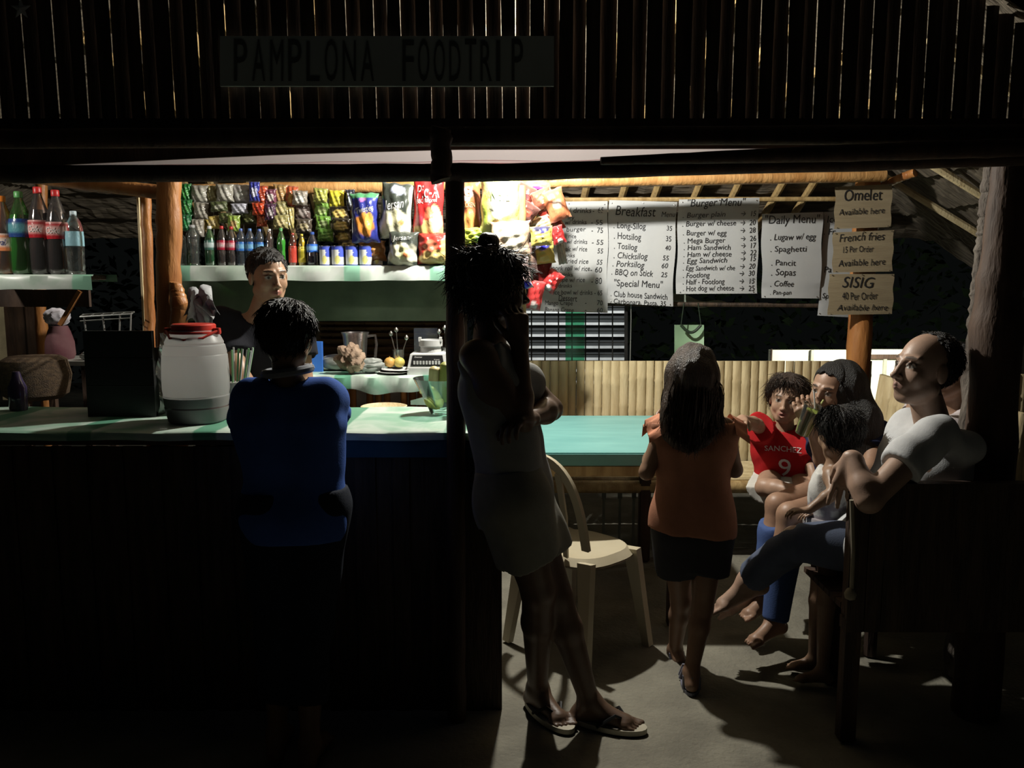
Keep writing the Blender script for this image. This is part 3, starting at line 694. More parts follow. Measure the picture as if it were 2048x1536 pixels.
for i, px in enumerate((373, 400, 424, 450, 484, 509, 522, 541, 561, 582, 603, 642, 676, 701)):
    mb = MB(); mb.tube([W(px, 372, YB+.05), W(px+3, 425, YB+.045), W(px+4, 470, YB+.045)], .0012, 4); thing('hanging_string', white_m, mb, 'thin string behind a hanging strip of snack packs', 'string', 'strings holding the snack strips')
Yg = 4.13
WTX = (.86, .86, .84)
bag(731, 436, 58, 96, Yg, .02, 'blue bag of orange corn twists with white lettering', pat((.03, .04, .26), (.0, -.30, .72, .50, ORG), (.35, -.15, .3, .35, (.8, .5, .12)), (-.1, .72, .28, .10, (.5, .2, .45)), top=(.10, .35, .16), seed=3, mott=.25), texts=[('Twisties', -.60, .13, .36, 1.28, WTX, .12)])
bag(745, 503, 56, 40, Yg+.05, .05, 'brown snack bag tucked under the blue twists bag', pat((.30, .13, .04), (.1, 0, .6, .5, (.6, .28, .08)), seed=4, mott=.3))
bag(793, 423, 68, 108, Yg, -.10, 'black and cream bag of crisps hanging above its twin', pat((.05, .06, .05), (.1, -.52, 1.2, .62, CRM), (.25, -.30, .5, .36, (.75, .72, .45)), (.45, -.38, .16, .12, (.7, .3, .12)), (.05, .75, .55, .18, (.42, .45, .58)), (.98, .6, .25, 1.0, (.7, .72, .6)), seed=5, mott=.15), texts=[('Jersan', -.66, -.02, .50, 1.15, WTX, .14)])
bag(806, 497, 62, 66, Yg-.03, -.06, 'black and cream bag of crisps resting on the shelf cloth', pat((.05, .06, .05), (.0, -.38, 1.15, .75, CRM), (.15, -.25, .5, .42, (.72, .72, .4)), (.25, -.4, .18, .16, (.72, .25, .1)), seed=6, mott=.15), texts=[('Jersan', -.62, .42, .42, 1.1, (.6, .6, .58), .1)])
bag(857, 418, 64, 122, Yg, -.03, 'large red bag of chips with white Pic-A lettering, hanging in front', pat((.62, .03, .03), (.1, -.72, 1.0, .38, CHIP), (.55, -.35, .42, .5, (.85, .75, .4)), (.1, -.18, .35, .2, (.7, .2, .1)), (-.55, -.42, .28, .2, (.45, .05, .08)), seed=7, mott=.12), texts=[('Pic-A', -.76, .30, .62, 1.5, (.86, .70, .70), .03), ('BBQ flavored', -.75, .14, .2, 1.35, WTX, .05)])
bag(868, 497, 68, 62, Yg-.02, .0, 'red and yellow bag of chips lying on the shelf cloth', pat((.55, .04, .03), (.1, -.6, 1.1, .5, CHIP), (-.15, .15, .45, .4, (.6, .18, .1)), (.8, .0, .35, .8, (.75, .55, .2)), seed=8, mott=.15))
bag(936, 422, 54, 116, 4.08, .02, 'tall brown bag of snacks beside the middle post', pat((.38, .12, .05), (-.1, .55, .6, .24, (.72, .45, .40)), (0, -.35, .75, .35, (.62, .27, .08)), (0, -.8, .6, .12, (.75, .6, .45)), seed=9, mott=.2), texts=[('CHICKEN', -.7, .10, .22, 1.3, (.8, .7, .35), 0), ('G', -.25, .45, .4, .45, (.4, .1, .05), 0)])
bag(938, 505, 54, 62, 4.06, .03, 'brown bag of snacks hanging below the tall brown one', pat((.35, .10, .05), (0, -.45, .7, .4, (.6, .33, .16)), (0, .75, .9, .2, (.72, .62, .1)), seed=10, mott=.2), texts=[('CRISPY', -.6, .2, .3, 1.1, WTX, 0)])
bag(1000, 410, 82, 120, 3.98, -.02, 'big pale yellow bag glaring white under the bulb', pat((.80, .82, .30), (.05, .0, .55, .5, (.85, .87, .75)), (-.8, -.2, .2, .5, (.5, .65, .1)), seed=11, mott=.1), texts=[('Nova', -.5, .1, .45, 1.0, (.3, .5, .2), 0)])
bag(955, 472, 60, 34, 4.0, .08, 'yellow and green foil bag edge above the leaning person\'s hair', pat((.55, .66, .08), (.3, -.4, .6, .4, (.2, .4, .08)), seed=12, mott=.2))
bag(1022, 486, 82, 86, 3.93, .03, 'cream and red bag of biscuits overexposed under the bulb', pat((.82, .60, .42), (.1, .1, .6, .5, (.85, .78, .62)), (0, -.8, .8, .2, (.60, .12, .10)), top=(.62, .32, .24), seed=13, mott=.2))
bag(1040, 548, 44, 62, 3.9, .18, 'white and pink sachet with a blue corner beside the messy hair', pat((.80, .60, .58), (.3, -.75, .6, .25, (.03, .03, .60)), (-.2, .1, .4, .5, (.62, .16, .14)), seed=14, mott=.2))
rt = [(1072, 366, 60, 30, (.78, .66, .22), (.5, .1, .5), .05, 'yellow sachet with a magenta corner just under the eave', 0),
 (1048, 392, 40, 46, (.60, .10, .08), (.12, .05, .06), -.5, 'dark red sachet crossing under the yellow one', 1),
 (1085, 398, 44, 38, (.62, .16, .10), (.75, .5, .3), .4, 'red sachet with a cream flap in the right bundle', 2),
 (1112, 410, 44, 62, (.66, .22, .10), (.80, .62, .5), .35, 'large orange red sachet at the outer top of the right bundle', 3),
 (1052, 425, 44, 42, (.14, .06, .05), (.6, .1, .06), -.6, 'black and red sachet in the middle of the right bundle', 4),
 (1084, 420, 56, 22, (.75, .45, .14), (.85, .65, .3), .35, 'long orange sachet lying across the right bundle', 5),
 (1104, 440, 40, 48, (.60, .07, .05), (.8, .6, .5), .4, 'red sachet with a white tip under the orange red one', 6),
 (1074, 448, 60, 24, (.80, .58, .30), (.85, .7, .5), .3, 'cream orange sachet across the bundle above the yellow ones', 7),
 (1116, 470, 26, 36, (.50, .04, .04), (.8, .78, .75), .3, 'small dark red sachet with a white tip at the bundle\'s edge', 8),
 (1083, 472, 46, 38, (.78, .62, .16), (.04, .04, .62), .06, 'yellow sachet with a blue diamond, the upper of two', 9),
 (1085, 507, 50, 42, (.78, .62, .16), (.04, .04, .62), .14, 'yellow sachet with a blue diamond, the lower of two', 9),
 (1085, 548, 42, 56, (.22, .02, .02), (.15, .02, .02), .05, 'deep red sachet hanging below the yellow pair', 11),
 (1104, 562, 34, 44, (.55, .04, .04), (.85, .8, .78), -.6, 'bright red sachet with a white corner low in the bundle', 12),
 (1070, 590, 34, 58, (.58, .05, .05), (.8, .7, .68), -.2, 'bright red sachet with a white tip at the very bottom of the bundle', 13),
 (1060, 516, 28, 60, (.16, .10, .09), (.3, .2, .15), .1, 'shadowed brown sachet behind the yellow pair', 14),
 (1122, 500, 18, 56, (.60, .56, .48), (.7, .68, .6), .15, 'narrow silver edge of a sachet behind the yellow pair', 15)]
for i, (px, py, w_, h_, c1, c2, ro, lb, sd) in enumerate(rt):
    if sd == 9: cf = pat(c1, (.05, .75, .9, .4, (.05, .05, .10)), (.1, .48, .34, .30, c2), seed=i, mott=.15)
    else: cf = pat(c1, (.1, -.72 if 'tip' in lb or 'corner' in lb else 0, .5, .3, c2), seed=i, mott=.25)
    bag(px, py, w_, h_, 4.30-.028*(i % 5)-(.05 if sd == 9 else 0), ro, lb, cf, .3, 'sachets bundled beside the menus', nu=10, nv=12, name='sachet')
mb = MB(); mb.tube([W(1040, 364, 4.32), W(1060, 470, 4.33), W(1075, 600, 4.33)], .002, 6); thing('hanging_string', white_m, mb, 'string tying the bundle of red and yellow sachets to the beam', 'string')
mb = MB(); mb.tube([W(700, 362, 4.2), W(900, 360, 4.14), W(1130, 358, 4.05)], .006, 8); thing('hanging_rod', bamboo, mb, 'thin bamboo rod the big chip bags hang from', 'rod')
# ---------------------------------------------------------------- the bulb
e = empty('light_bulb', LAMP, 'bare bulb on a cord above the counter, hidden behind the eave log', 'lamp')
mb = MB(); mb.tube([LAMP+Vector((0, 0, .09)), LAMP+Vector((0, 0, .4)), LAMP+Vector((0, .02, .62))], .003, 6); mb.build('cord', black_m, e)
mb = MB(); mb.lathe(LAMP+Vector((0, 0, .045)), [(.014, 0), (.018, .01), (.018, .04), (.008, .05)], 14); mb.build('socket', black_m, e)
# ================================================================ THINGS ON THE COUNTER
def onz(px, py, z): return Z(px, py, z)
# barrel jar
p = onz(396, 842, cz); jr = PX(129, p.y)/2; JH = W(396, 646, p.y).z-cz
jar = empty('drink_barrel', (p.x, p.y, cz), 'frosted plastic barrel jar with a red lid, a little dark drink inside', 'jar')
pr = [(.0, 0), (.80, .0), (.86, .02), (.92, .10), (.955, .155), (.94, .16), (.97, .22), (.985, .27), (.97, .28), (.995, .34), (1, .45), (.985, .58), (.965, .68), (.945, .69), (.95, .71), (.90, .78), (.86, .79), (.87, .81), (.78, .87), (.70, .90), (.69, .93)]
def jcol(z, a): return (.80, .80, .80)
frost = mat('frosted_plastic', (.82, .83, .82), .35, (.76, .77, .76), (3, 3, 3), translucent=.75)
mb = MB(); mb.lathe(jar.location, [(a*jr+.0005, z*JH) for a, z in pr], 40); mb.build('barrel', frost, jar, None, True, 30)
rr = lambda z: np.interp(z, [q[1] for q in pr], [q[0] for q in pr])*jr
mb = MB(); mb.lathe(jar.location, [(.001, .001)]+[(rr(z)*1.004, z*JH) for z in (.004, .03, .06, .1, .14, .155, .17, .2, .24, .262)]+[(.001, .262*JH)], 40)
mb.build('drink', mat('dark_drink', (.12, .085, .085), .25, (.10, .07, .07), (3, 3, 3)), jar, 'dark drink filling the bottom quarter')
redp = mat('red_plastic', (.62, .045, .03), .35)
mb = MB(); L0 = Vector(jar.location)+Vector((0, 0, JH*.895)); mb.lathe(L0, [(jr*.70, 0), (jr*.73, .002), (jr*.73, JH*.022), (jr*.66, JH*.03), (jr*.66, JH*.085), (jr*.62, JH*.098), (.001, JH*.10)], 36); mb.build('lid', redp, jar)
mb = MB(); mb.tube([L0+Vector((-jr*.78, -.02, .01)), L0+Vector((-jr*.5, -jr*.62, -.012)), L0+Vector((0, -jr*.8, -.018)), L0+Vector((jr*.5, -jr*.62, -.012)), L0+Vector((jr*.78, -.02, .01))], .0045, 8)
for s in (-1, 1): mb.lathe(L0+Vector((s*jr*.76, -.01, -.002)), [(.012, 0), (.014, .006), (.012, .022)], 12)
mb.build('handle', redp, jar)
# napkins in a holder behind the jar
def crumple(name, m, c, r, lab, cat, seed=0, spikes=.35, sub=4, parent=None, squash=(1, 1, 1), ph=None):
    import bmesh
    bm = bmesh.new(); bmesh.ops.create_icosphere(bm, subdivisions=sub, radius=1); rg = np.random.RandomState(seed); K = [(rg.randn(3)*3.2, rg.rand()*6) for _ in range(7)]
    for v in bm.verts:
        n = v.co.copy(); q = 1+spikes*sum(abs(math.sin(k[0]*n.x+k[1]*n.y+k[2]*n.z+ph_)) for k, ph_ in K)/7*1.6-spikes*.7
        v.co = Vector((n.x*squash[0], n.y*squash[1], n.z*squash[2]))*r*q
    zmin = min(v.co.z for v in bm.verts); 
    for v in bm.verts: v.co += Vector(c)-Vector((0, 0, zmin))
    me = bpy.data.meshes.new(name); bm.to_mesh(me); bm.free(); me.polygons.foreach_set('use_smooth', [True]*len(me.polygons)); me.set_sharp_from_angle(angle=math.radians(28))
    o = link(name, me, m, parent)
    return setup(o, lab, cat) if parent is None else o
q = W(400, 655, 3.05)
nh = empty('napkin_cup', (q.x, 3.12, cz), 'cup of crumpled white paper napkins behind the drink barrel', 'napkins')
mb = MB(); mb.lathe(nh.location, [(.03, 0), (.034, .005), (.045, .24)], 20); mb.build('cup', white_m, nh)
for i, (dx, px, pz, a) in enumerate(((-.012, 388, 612, -.5), (.03, 412, 606, .5), (.01, 400, 625, .1), (.02, 405, 640, -.2))):
    c = W(px, pz, 3.1); mb = MB(); ca, sa = math.cos(a), math.sin(a)
    def nf(u, v, c=c, ca=ca, sa=sa, i=i):
        x = (u-.5)*.075*(.5+v*.6); z = (v-.5)*.11+.012*math.sin(u*9+i); y = .018*math.sin(u*7+v*5+i*2)+i*.006
        return Vector((c.x+x*ca-z*sa, 3.1+y, c.z+x*sa+z*ca))
    mb.sheet(nf, 10, 10, .0006); mb.build('napkin', paper, nh)
# straws
q = onz(470, 800, cz); 
sh = empty('straw_holder', (W(474, 800, 2.98).x, 2.98, cz), 'white cup of green and white straws between the barrel and the blue shirted child', 'straws')
mb = MB(); mb.lathe(sh.location, [(.026, 0), (.028, .004), (.032, .13)], 20); mb.build('cup', white_m, sh)
for i in range(14):
    a = rng.rand()*6; b0 = Vector(sh.location)+Vector((.015*math.cos(a), .015*math.sin(a), .01)); t0 = b0+Vector((.028+.022*math.cos(a), .02*math.sin(a), .235+.012*rng.rand()))
    mb = MB(); mb.tube([b0, t0], .0032, 8)
    mb.build('straw', mat('green_straw', (.25, .55, .22), .4) if i % 3 else white_m, sh)
# black box and neighbours
b0 = onz(235, 834, cz); yy = b0.y; p0 = W(165, 662, yy); p1 = W(312, 834, yy)
bx = empty('black_box', ((p0.x+p1.x)/2, yy+.12, cz), 'matte black box standing on the counter left of the drink barrel', 'box')
mb = MB(); w_ = p1.x-p0.x; h_ = p0.z-cz; cx = (p0.x+p1.x)/2
mb.box((cx, yy+.01, cz+h_/2), (w_, .02, h_)); mb.box((cx, yy+.24, cz+h_*.35), (w_, .01, h_*.7))
for s in (-1, 1): mb.box((cx+s*(w_/2-.006), yy+.125, cz+h_*.4), (.01, .22, h_*.8))
mb.box((cx, yy+.125, cz+.008), (w_, .24, .016)); mb.build('case', black_m, bx, smooth=False)
mb = MB()
for t in (.36, .68): mb.box((cx, yy-.001, cz+h_*t), (w_*.98, .003, .003))
mb.build('seam', mat('dark_grey', (.03, .03, .03), .5), bx, smooth=False)
mb = MB(); mb.sheet(lambda u, v: W(312+4+14*u*(1-.4*v)+4*math.sin(v*9), 826-160*v, yy+.02)+Vector((0, .03*u+.006*math.sin(v*21+u*5), 0)), 6, 30, .0006)
thing('plastic_sleeve', clearmat('thin_film', (.75, .75, .72), .1, .2), mb, 'crinkled clear plastic sleeve standing between the black box and the barrel', 'plastic')
mb = MB(); c = onz(262, 808, cz+.003); mb.sheet(lambda u, v: Vector((c.x+(u-.5)*.085+v*.02, c.y+(v-.5)*.045, cz+.006+.004*math.sin(u*6))), 6, 3, .0008); thing('paper_slip', paper, mb, 'white paper slip lying on the counter in front of the black box', 'paper')
mb = MB(); c = onz(297, 824, cz+.003); mb.sheet(lambda u, v: Vector((c.x+(u-.5)*.05+v*.012, c.y-.02+(v-.5)*.05, cz+.006+.005*math.sin(v*5))), 5, 3, .0008); thing('paper_scrap', paper, mb, 'smaller white paper scrap beside the foot of the drink barrel', 'paper')
# wire rack behind the black box
wr = empty('wire_rack', W(215, 665, 3.45), 'white wire rack standing behind the black box', 'rack')
A = [W(160, 634, 3.35), W(262, 628, 3.35), W(268, 624, 3.6), W(166, 629, 3.6)]
mb = MB(); mb.tube(A+[A[0]], .0035, 6); mb.tube([W(160, 642, 3.35), W(262, 636, 3.35)], .0025, 6); mb.build('rim', wire_m, wr)
mb = MB()
for px, py in ((168, 634), (205, 631), (240, 629), (262, 628)):
    mb.tube([W(px, py, 3.35), W(px+(8 if px < 210 else -2), py+60, 3.35), W(px+18 if px < 210 else px, 790, 3.37)], .0035, 6)
mb.build('legs', wire_m, wr)
mb = MB()
for t in (.2, .4, .6, .8): mb.tube([A[0].lerp(A[1], t), A[3].lerp(A[2], t)], .0022, 5)
mb.build('shelf_wires', wire_m, wr)
# small table with a bag left
st = onz(120, 722, 1.0)
ty = 3.75; tz = W(120, 722, ty).z
tb = empty('side_table', (W(115, 722, ty).x, ty+.1, 0), 'narrow grey topped table far left behind the counter', 'table')
mb = MB(); a, b = W(30, 724, ty), W(180, 724, ty); mb.box(((a.x+b.x)/2, ty+.13, tz-.01), (b.x-a.x, .3, .02)); mb.build('tabletop', mat('grey_laminate', (.42, .42, .38), .5), tb, smooth=False)
for xx in (a.x+.03, b.x-.03):
    for y_ in (ty+.02, ty+.24):
        mb = MB(); mb.box((xx, y_, tz/2-.01), (.03, .03, tz-.02)); mb.build('leg', log_d, tb, smooth=False)
c = W(122, 720, ty+.1)
mag = mat('maroon_cloth', (.11, .03, .04), .8, (.17, .08, .085), (5, 5, 5), .3)
mb = MB(); mb.lathe((c.x, c.y, tz), [(.055, 0), (.065, .02), (.062, .08), (.048, .13), (.038, .155)], 24, None); bgx = thing('cloth_bag', mag, mb, 'maroon bag slumped on the grey table at the left', 'bag')
crumple('plastic_bag', mat('lilac_white_plastic', (.72, .68, .74), .4), (c.x-.005, c.y, tz+.155), .045, 'crumpled white plastic bag on top of the maroon bag', 'bag', 3, .5, squash=(1.15, .8, .75))
crumple('plastic_scrap', mat('white_film', (.7, .72, .68), .4), W(165, 722, ty+.0)+Vector((0, .05, .0)), .02, 'small crumpled white plastic on the right end of the grey table', 'plastic', 5, .5, squash=(1.6, 1, .8))
bk = onz(50, 838, cz)
mb = MB(); c = onz(60, 800, cz); mb.lathe((c.x, c.y+.05, cz), [(.10, 0), (.125, .02), (.14, .10), (.125, .165), (.10, .18)], 28); thing('brown_basket', mat('wicker', (.13, .08, .04), .7, (.06, .035, .018), (60, 60, 90), .8), mb, 'round brown basket on the counter at the far left', 'basket')
mb = MB(); c = W(16, 742, 3.1); mb.lathe((c.x, 3.15, cz), [(.03, 0), (.033, .01), (.033, .09), (.02, .12), (.012, .15)], 20); thing('small_bottle', mat('dark_purple_glass', (.08, .06, .14), .1, spec=.9), mb, 'small dark violet bottle at the very left of the counter', 'bottle')
# ---------------------------------------------------------------- things on the kitchen table
def onw(px, Y=4.05): return Vector((W(px, 740, Y).x, Y, wz))
# blender base
q = onw(858, 4.02); e = empty('food_blender', q, 'white electric blender base with a row of dark buttons on the kitchen table', 'blender')
bw = PX(80, 4.02); bh = PX(68, 4.02)
mb = MB(); v = []
for z, s, d in ((0, 1, 1), (.20, 1.0, 1.0), (.24, .98, .97), (.60, .86, .80), (.63, .70, .66)):
    for sx, sy in ((-1, -1), (1, -1), (1, 1), (-1, 1)): v.append((q.x+sx*bw/2*s, q.y+sy*.075*d, wz+z*bh))
mb.add(v, [(0, 3, 2, 1), (16, 17, 18, 19)]+[(j*4+k, j*4+(k+1) % 4, j*4+4+(k+1) % 4, j*4+4+k) for j in range(4) for k in range(4)]); mb.build('base', white_m, e, smooth=False)
mb = MB(); mb.lathe((q.x+.01, q.y, wz+.62*bh), [(.052, 0), (.050, .028), (.058, .034), (.058, .062), (.050, .064), (.05, .034), (.001, .03)], 28)
for s in (-1, 1): mb.box((q.x+.01+s*.05, q.y-.02, wz+.62*bh+.066), (.012, .03, .02))
mb.build('jar_seat', white_m, e)
def bf(u, v):
    z = .27+(.57-.27)*v; s = .955-(z-.24)/.36*.13; d = .955-(z-.24)/.36*.17+.03
    return Vector((q.x+(-.88+1.76*u)*bw/2*s, q.y-.075*d-.0015, wz+z*bh))
mb = MB(); mb.sheet(bf, 6, 4, .001); mb.build('control_panel', black_m, e)
mb = MB()
for i in range(9):
    c = Vector(bf(.10+.095*i, .30))+Vector((0, -.002, 0)); mb.box(c, (.0095, .005, .017))
    
mb.build('button_row', white_m, e, smooth=False)
mb = MB(); write(mb, 'Osterizer', lambda x, y: Vector(bf(x, y))+Vector((0, -.001, 0)), .07, .76, .22, width=.26); write(mb, '10 speed', lambda x, y: Vector(bf(x, y))+Vector((0, -.001, 0)), .70, .55, .14, width=.18); mb.build('lettering', mat('white_ink', (.9, .88, .85), .5), e)
# pitcher
q = onw(712, 4.12); e = empty('plastic_pitcher', q, 'cloudy clear plastic pitcher with a handle on the kitchen table', 'pitcher'); ph = PX(78, 4.12)
mb = MB(); mb.lathe(q, [(.045, 0), (.048, .003), (.062, ph*.9), (.070, ph), (.066, ph), (.058, ph*.88), (.044, .008), (.001, .006)], 28); mb.build('body', clearmat('cloudy_plastic', (.78, .72, .72), .1, .25), e)
mb = MB(); mb.tube([q+Vector((.062, 0, ph*.9)), q+Vector((.10, 0, ph*.92)), q+Vector((.105, 0, ph*.7)), q+Vector((.098, 0, ph*.35)), q+Vector((.092, 0, ph*.3))], .007, 8); mb.build('handle', clearmat('cloudy_plastic', (.8, .75, .75), .1, .25), e)
# glasses with utensils
for px, wd, hh, lb, ut in ((797, .03, .11, 'tall clear glass left of the blender, with spoons', 1), (893, .028, .12, 'clear glass half hidden by the middle post, with wire tools', 1)):
    q = onw(px, 4.1); e = empty('drinking_glass', q, lb, 'glass')
    mb = MB(); mb.lathe(q, [(wd*.8, 0), (wd*.82, .002), (wd, hh), (wd*.93, hh), (wd*.76, .01), (.001, .008)], 24); mb.build('cup', clearmat('tumbler', (.85, .88, .86), .15), e)
    for k in range(3):
        a = k*2.1+.4; t = q+Vector((.045*math.cos(a), .02*math.sin(a), hh+.05+.02*k)); mb = MB(); mb.tube([q+Vector((-.01*math.cos(a), 0, .012)), t], .0028, 6); mb.lathe(t-Vector((0, 0, .004)), [(.002, 0), (.011, .008), (.012, .016), (.004, .026)], 10); mb.build('spoon', steel, e)
q = onw(852, 4.2); mb = MB(); mb.box((q.x, q.y+.03, wz+.105), (.12, .05, .21)); thing('clear_canister', clearmat('tumbler2', (.6, .62, .56), .08, .2), mb, 'dim square clear canister behind the blender', 'canister', smooth=False)
crumple('paper_bag', mat('brown_paper', (.42, .30, .21), .8, (.28, .19, .13), (9, 9, 9), .4), onw(703, 3.99), .055, 'crumpled brown paper bag at the left front of the kitchen table', 'bag', 11, .75, squash=(1.05, .8, .95))
crumple('grey_cloth', mat('grey_cloth', (.33, .34, .30), .8, (.2, .21, .19), (9, 9, 9)), onw(675, 4.14), .06, 'grey crumpled cloth behind the brown paper bag', 'cloth', 15, .3, squash=(1.3, .8, .6))
crumple('grey_plastic_bag', mat('grey_plastic', (.36, .38, .35), .5, (.24, .26, .24), (9, 9, 9)), onw(742, 4.02), .038, 'crumpled grey plastic bag right of the brown paper bag', 'bag', 17, .6, squash=(1.4, .9, .8))
for i, (px, hh) in enumerate(((790, .0), (796, .012))):
    q = onw(px, 4.0)+Vector((0, .0, hh)); mb = MB(); n = 24
    mb.lathe(q, [(.04, 0), (.062, .006), (.082, .012), (.080, .014), (.04, .006), (.001, .005)], n); thing('white_plate', white_m, mb, ('lower' if i == 0 else 'upper')+' white plate of the two in front of the blender', 'plate')
for i, (px, c_, lb) in enumerate(((778, (.72, .40, .10), 'orange fruit on the white plates nearest the pitcher'), (797, (.72, .58, .14), 'yellow fruit on the white plates nearest the blender'))):
    q = onw(px, 4.02)+Vector((0, .03, .026)); mb = MB(); r = .028; mb.lathe(q, [(r*math.sin(math.pi*k/10)+.0003, r*.9*(1-math.cos(math.pi*k/10))) for k in range(11)], 20); mb.lathe(q+Vector((0, 0, r*1.78)), [(.002, 0), (.002, .005)], 6); thing('fruit', mat('fruit_%d' % i, c_, .5, tuple(x*.85 for x in c_), (20, 20, 20), .2), mb, lb, 'fruit')
q = onw(632, 4.1); mb = MB(); mb.box((q.x, q.y, wz+.075), (.07, .03, .15)); thing('blue_carton', mat('blue_carton', (.04, .16, .62), .5, (.05, .2, .7)), mb, 'bright blue carton partly behind the child\'s ear', 'carton', smooth=False)
# plate / stool rim behind the counter
mb = MB(); q = W(768, 812, 3.45); mb.lathe((q.x, 3.45, q.z-.03), [(.02, -.02), (.08, 0), (.098, .03), (.092, .032), (.06, .01), (.001, .004)], 30); tr = thing('round_tray', bamboo_p, mb, 'round woven tray rim just above the back edge of the counter', 'tray')
q0 = q
mb = MB()
for a in range(3): mb.tube([(q.x+.05*math.cos(a*2.1), 3.45+.05*math.sin(a*2.1), q.z-.045), (q.x+.12*math.cos(a*2.1), 3.45+.12*math.sin(a*2.1), 0)], .012, 8)
mb.lathe((q.x, 3.45, q.z-.062), [(.09, 0), (.09, .014)], 20)
thing('wooden_stool', log_d, mb, 'dark stool behind the counter carrying the round tray', 'stool')
# napkin corner on counter back
mb = MB(); q = onz(850, 812, cz); mb.sheet(lambda u, v: Vector((q.x-.06+u*.13, q.y+.02-.02*u, cz+.002+v*.055*(.3+.7*u))), 6, 5, .001); thing('folded_cloth', palecloth, mb, 'pale folded cloth standing at the counter\'s back edge left of the bowl', 'cloth')
# glass bowl with bananas
q = onz(884, 829, cz); q.y += .03; R_ = PX(56, q.y); H_ = PX(72, q.y)
bo = empty('glass_bowl', (q.x, q.y, cz), 'deep greenish glass bowl of yellow fruit on the counter by the post', 'bowl')
mb = MB(); mb.lathe(bo.location, [(R_*.42, 0), (R_*.45, .004), (R_*.55, H_*.2), (R_*.8, H_*.62), (R_*1.05, H_*1.0), (R_*1.0, H_*1.0), (R_*.75, H_*.62), (R_*.5, H_*.22), (.001, .010)], 36); mb.build('bowl_wall', clearmat('green_glass', (.78, .93, .90), .06, .08), bo)
ban = mat('banana_skin', (.78, .66, .16), .5, (.66, .56, .14), (10, 10, 10))
ban2 = mat('pale_banana_skin', (.72, .62, .32), .5, (.6, .5, .22), (10, 10, 10))
B0 = Vector(bo.location)
for i, (P_, r_, m_, lb) in enumerate((([(-.058, .0, .075), (-.045, -.005, .098), (-.015, -.012, .085), (.005, -.01, .052), (.0, 0, .028)], .017, ban, 'curved yellow banana hooked over the left side of the glass bowl'),
        ([(-.042, -.02, .058), (-.018, -.03, .045), (.006, -.028, .038), (.022, -.02, .058)], .02, ban, 'fat yellow banana lying low in the glass bowl'),
        ([(.0, .02, .035), (-.012, .025, .09), (-.010, .03, .155), (-.008, .03, .175)], .021, ban2, 'pale upright banana standing in the glass bowl'),
        ([(.03, .01, .04), (.028, .02, .10), (.034, .03, .17), (.038, .03, .19)], .024, mat('green_banana_skin', (.42, .44, .10), .5), 'greenish upright banana against the middle post'))):
    mb = MB(); pts = [B0+Vector(p_)+Vector((-.022, 0, 0)) for p_ in P_]; pp = []; rr_ = []
    n = len(pts)-1
    for k in range(n):
        for j in range(5):
            t = (k*5+j)/(n*5); a = pts[max(k-1, 0)]; b = pts[k]; c = pts[k+1]; d = pts[min(k+2, n)]; s = j/5
            pp.append(.5*((2*b)+(c-a)*s+(2*a-5*b+4*c-d)*s*s+(3*b-a-3*c+d)*s**3)); rr_.append(r_*min(1, .35+2.6*min(t, 1-t)))
    pp.append(pts[-1]); rr_.append(r_*.3); mb.tube(pp, rr_, 10); thing('banana', m_, mb, lb, 'banana', 'fruit in the glass bowl')
# ================================================================ TABLE, BENCHES, CHAIR
tz_ = .78; ty0 = Z(1200, 906, tz_).y; ty1 = Z(1200, 831, tz_).y; tx0, tx1 = .06, Z(1400, 906, tz_).x
tt = empty('teal_table', ((tx0+tx1)/2, (ty0+ty1)/2, 0), 'dining table with a flat pale teal top in front of the bamboo bench', 'table')
import bmesh
def bevbox(c, d, bev=.006):
    bm = bmesh.new(); bmesh.ops.create_cube(bm, size=1)
    for v in bm.verts: v.co = Vector((v.co.x*d[0]+c[0], v.co.y*d[1]+c[1], v.co.z*d[2]+c[2]))
    bmesh.ops.bevel(bm, geom=bm.edges[:], offset=bev, segments=2, affect='EDGES'); me = bpy.data.meshes.new('b'); bm.to_mesh(me); bm.free(); return me
link('tabletop', bevbox(((tx0+tx1)/2, (ty0+ty1)/2, tz_-.028), (tx1-tx0, ty1-ty0, .056)), teal, tt)
link('rail', bevbox(((tx0+tx1)/2, ty0+.05, tz_-.085), (tx1-tx0-.06, .03, .05)), bamboo, tt, 'yellow bamboo coloured rail')
for xx in (tx0+.08, tx1-.08):
    for y_ in (ty0+.06, ty1-.06): link('leg', bevbox((xx, y_, .35), (.06, .06, .70)), log_d, tt)
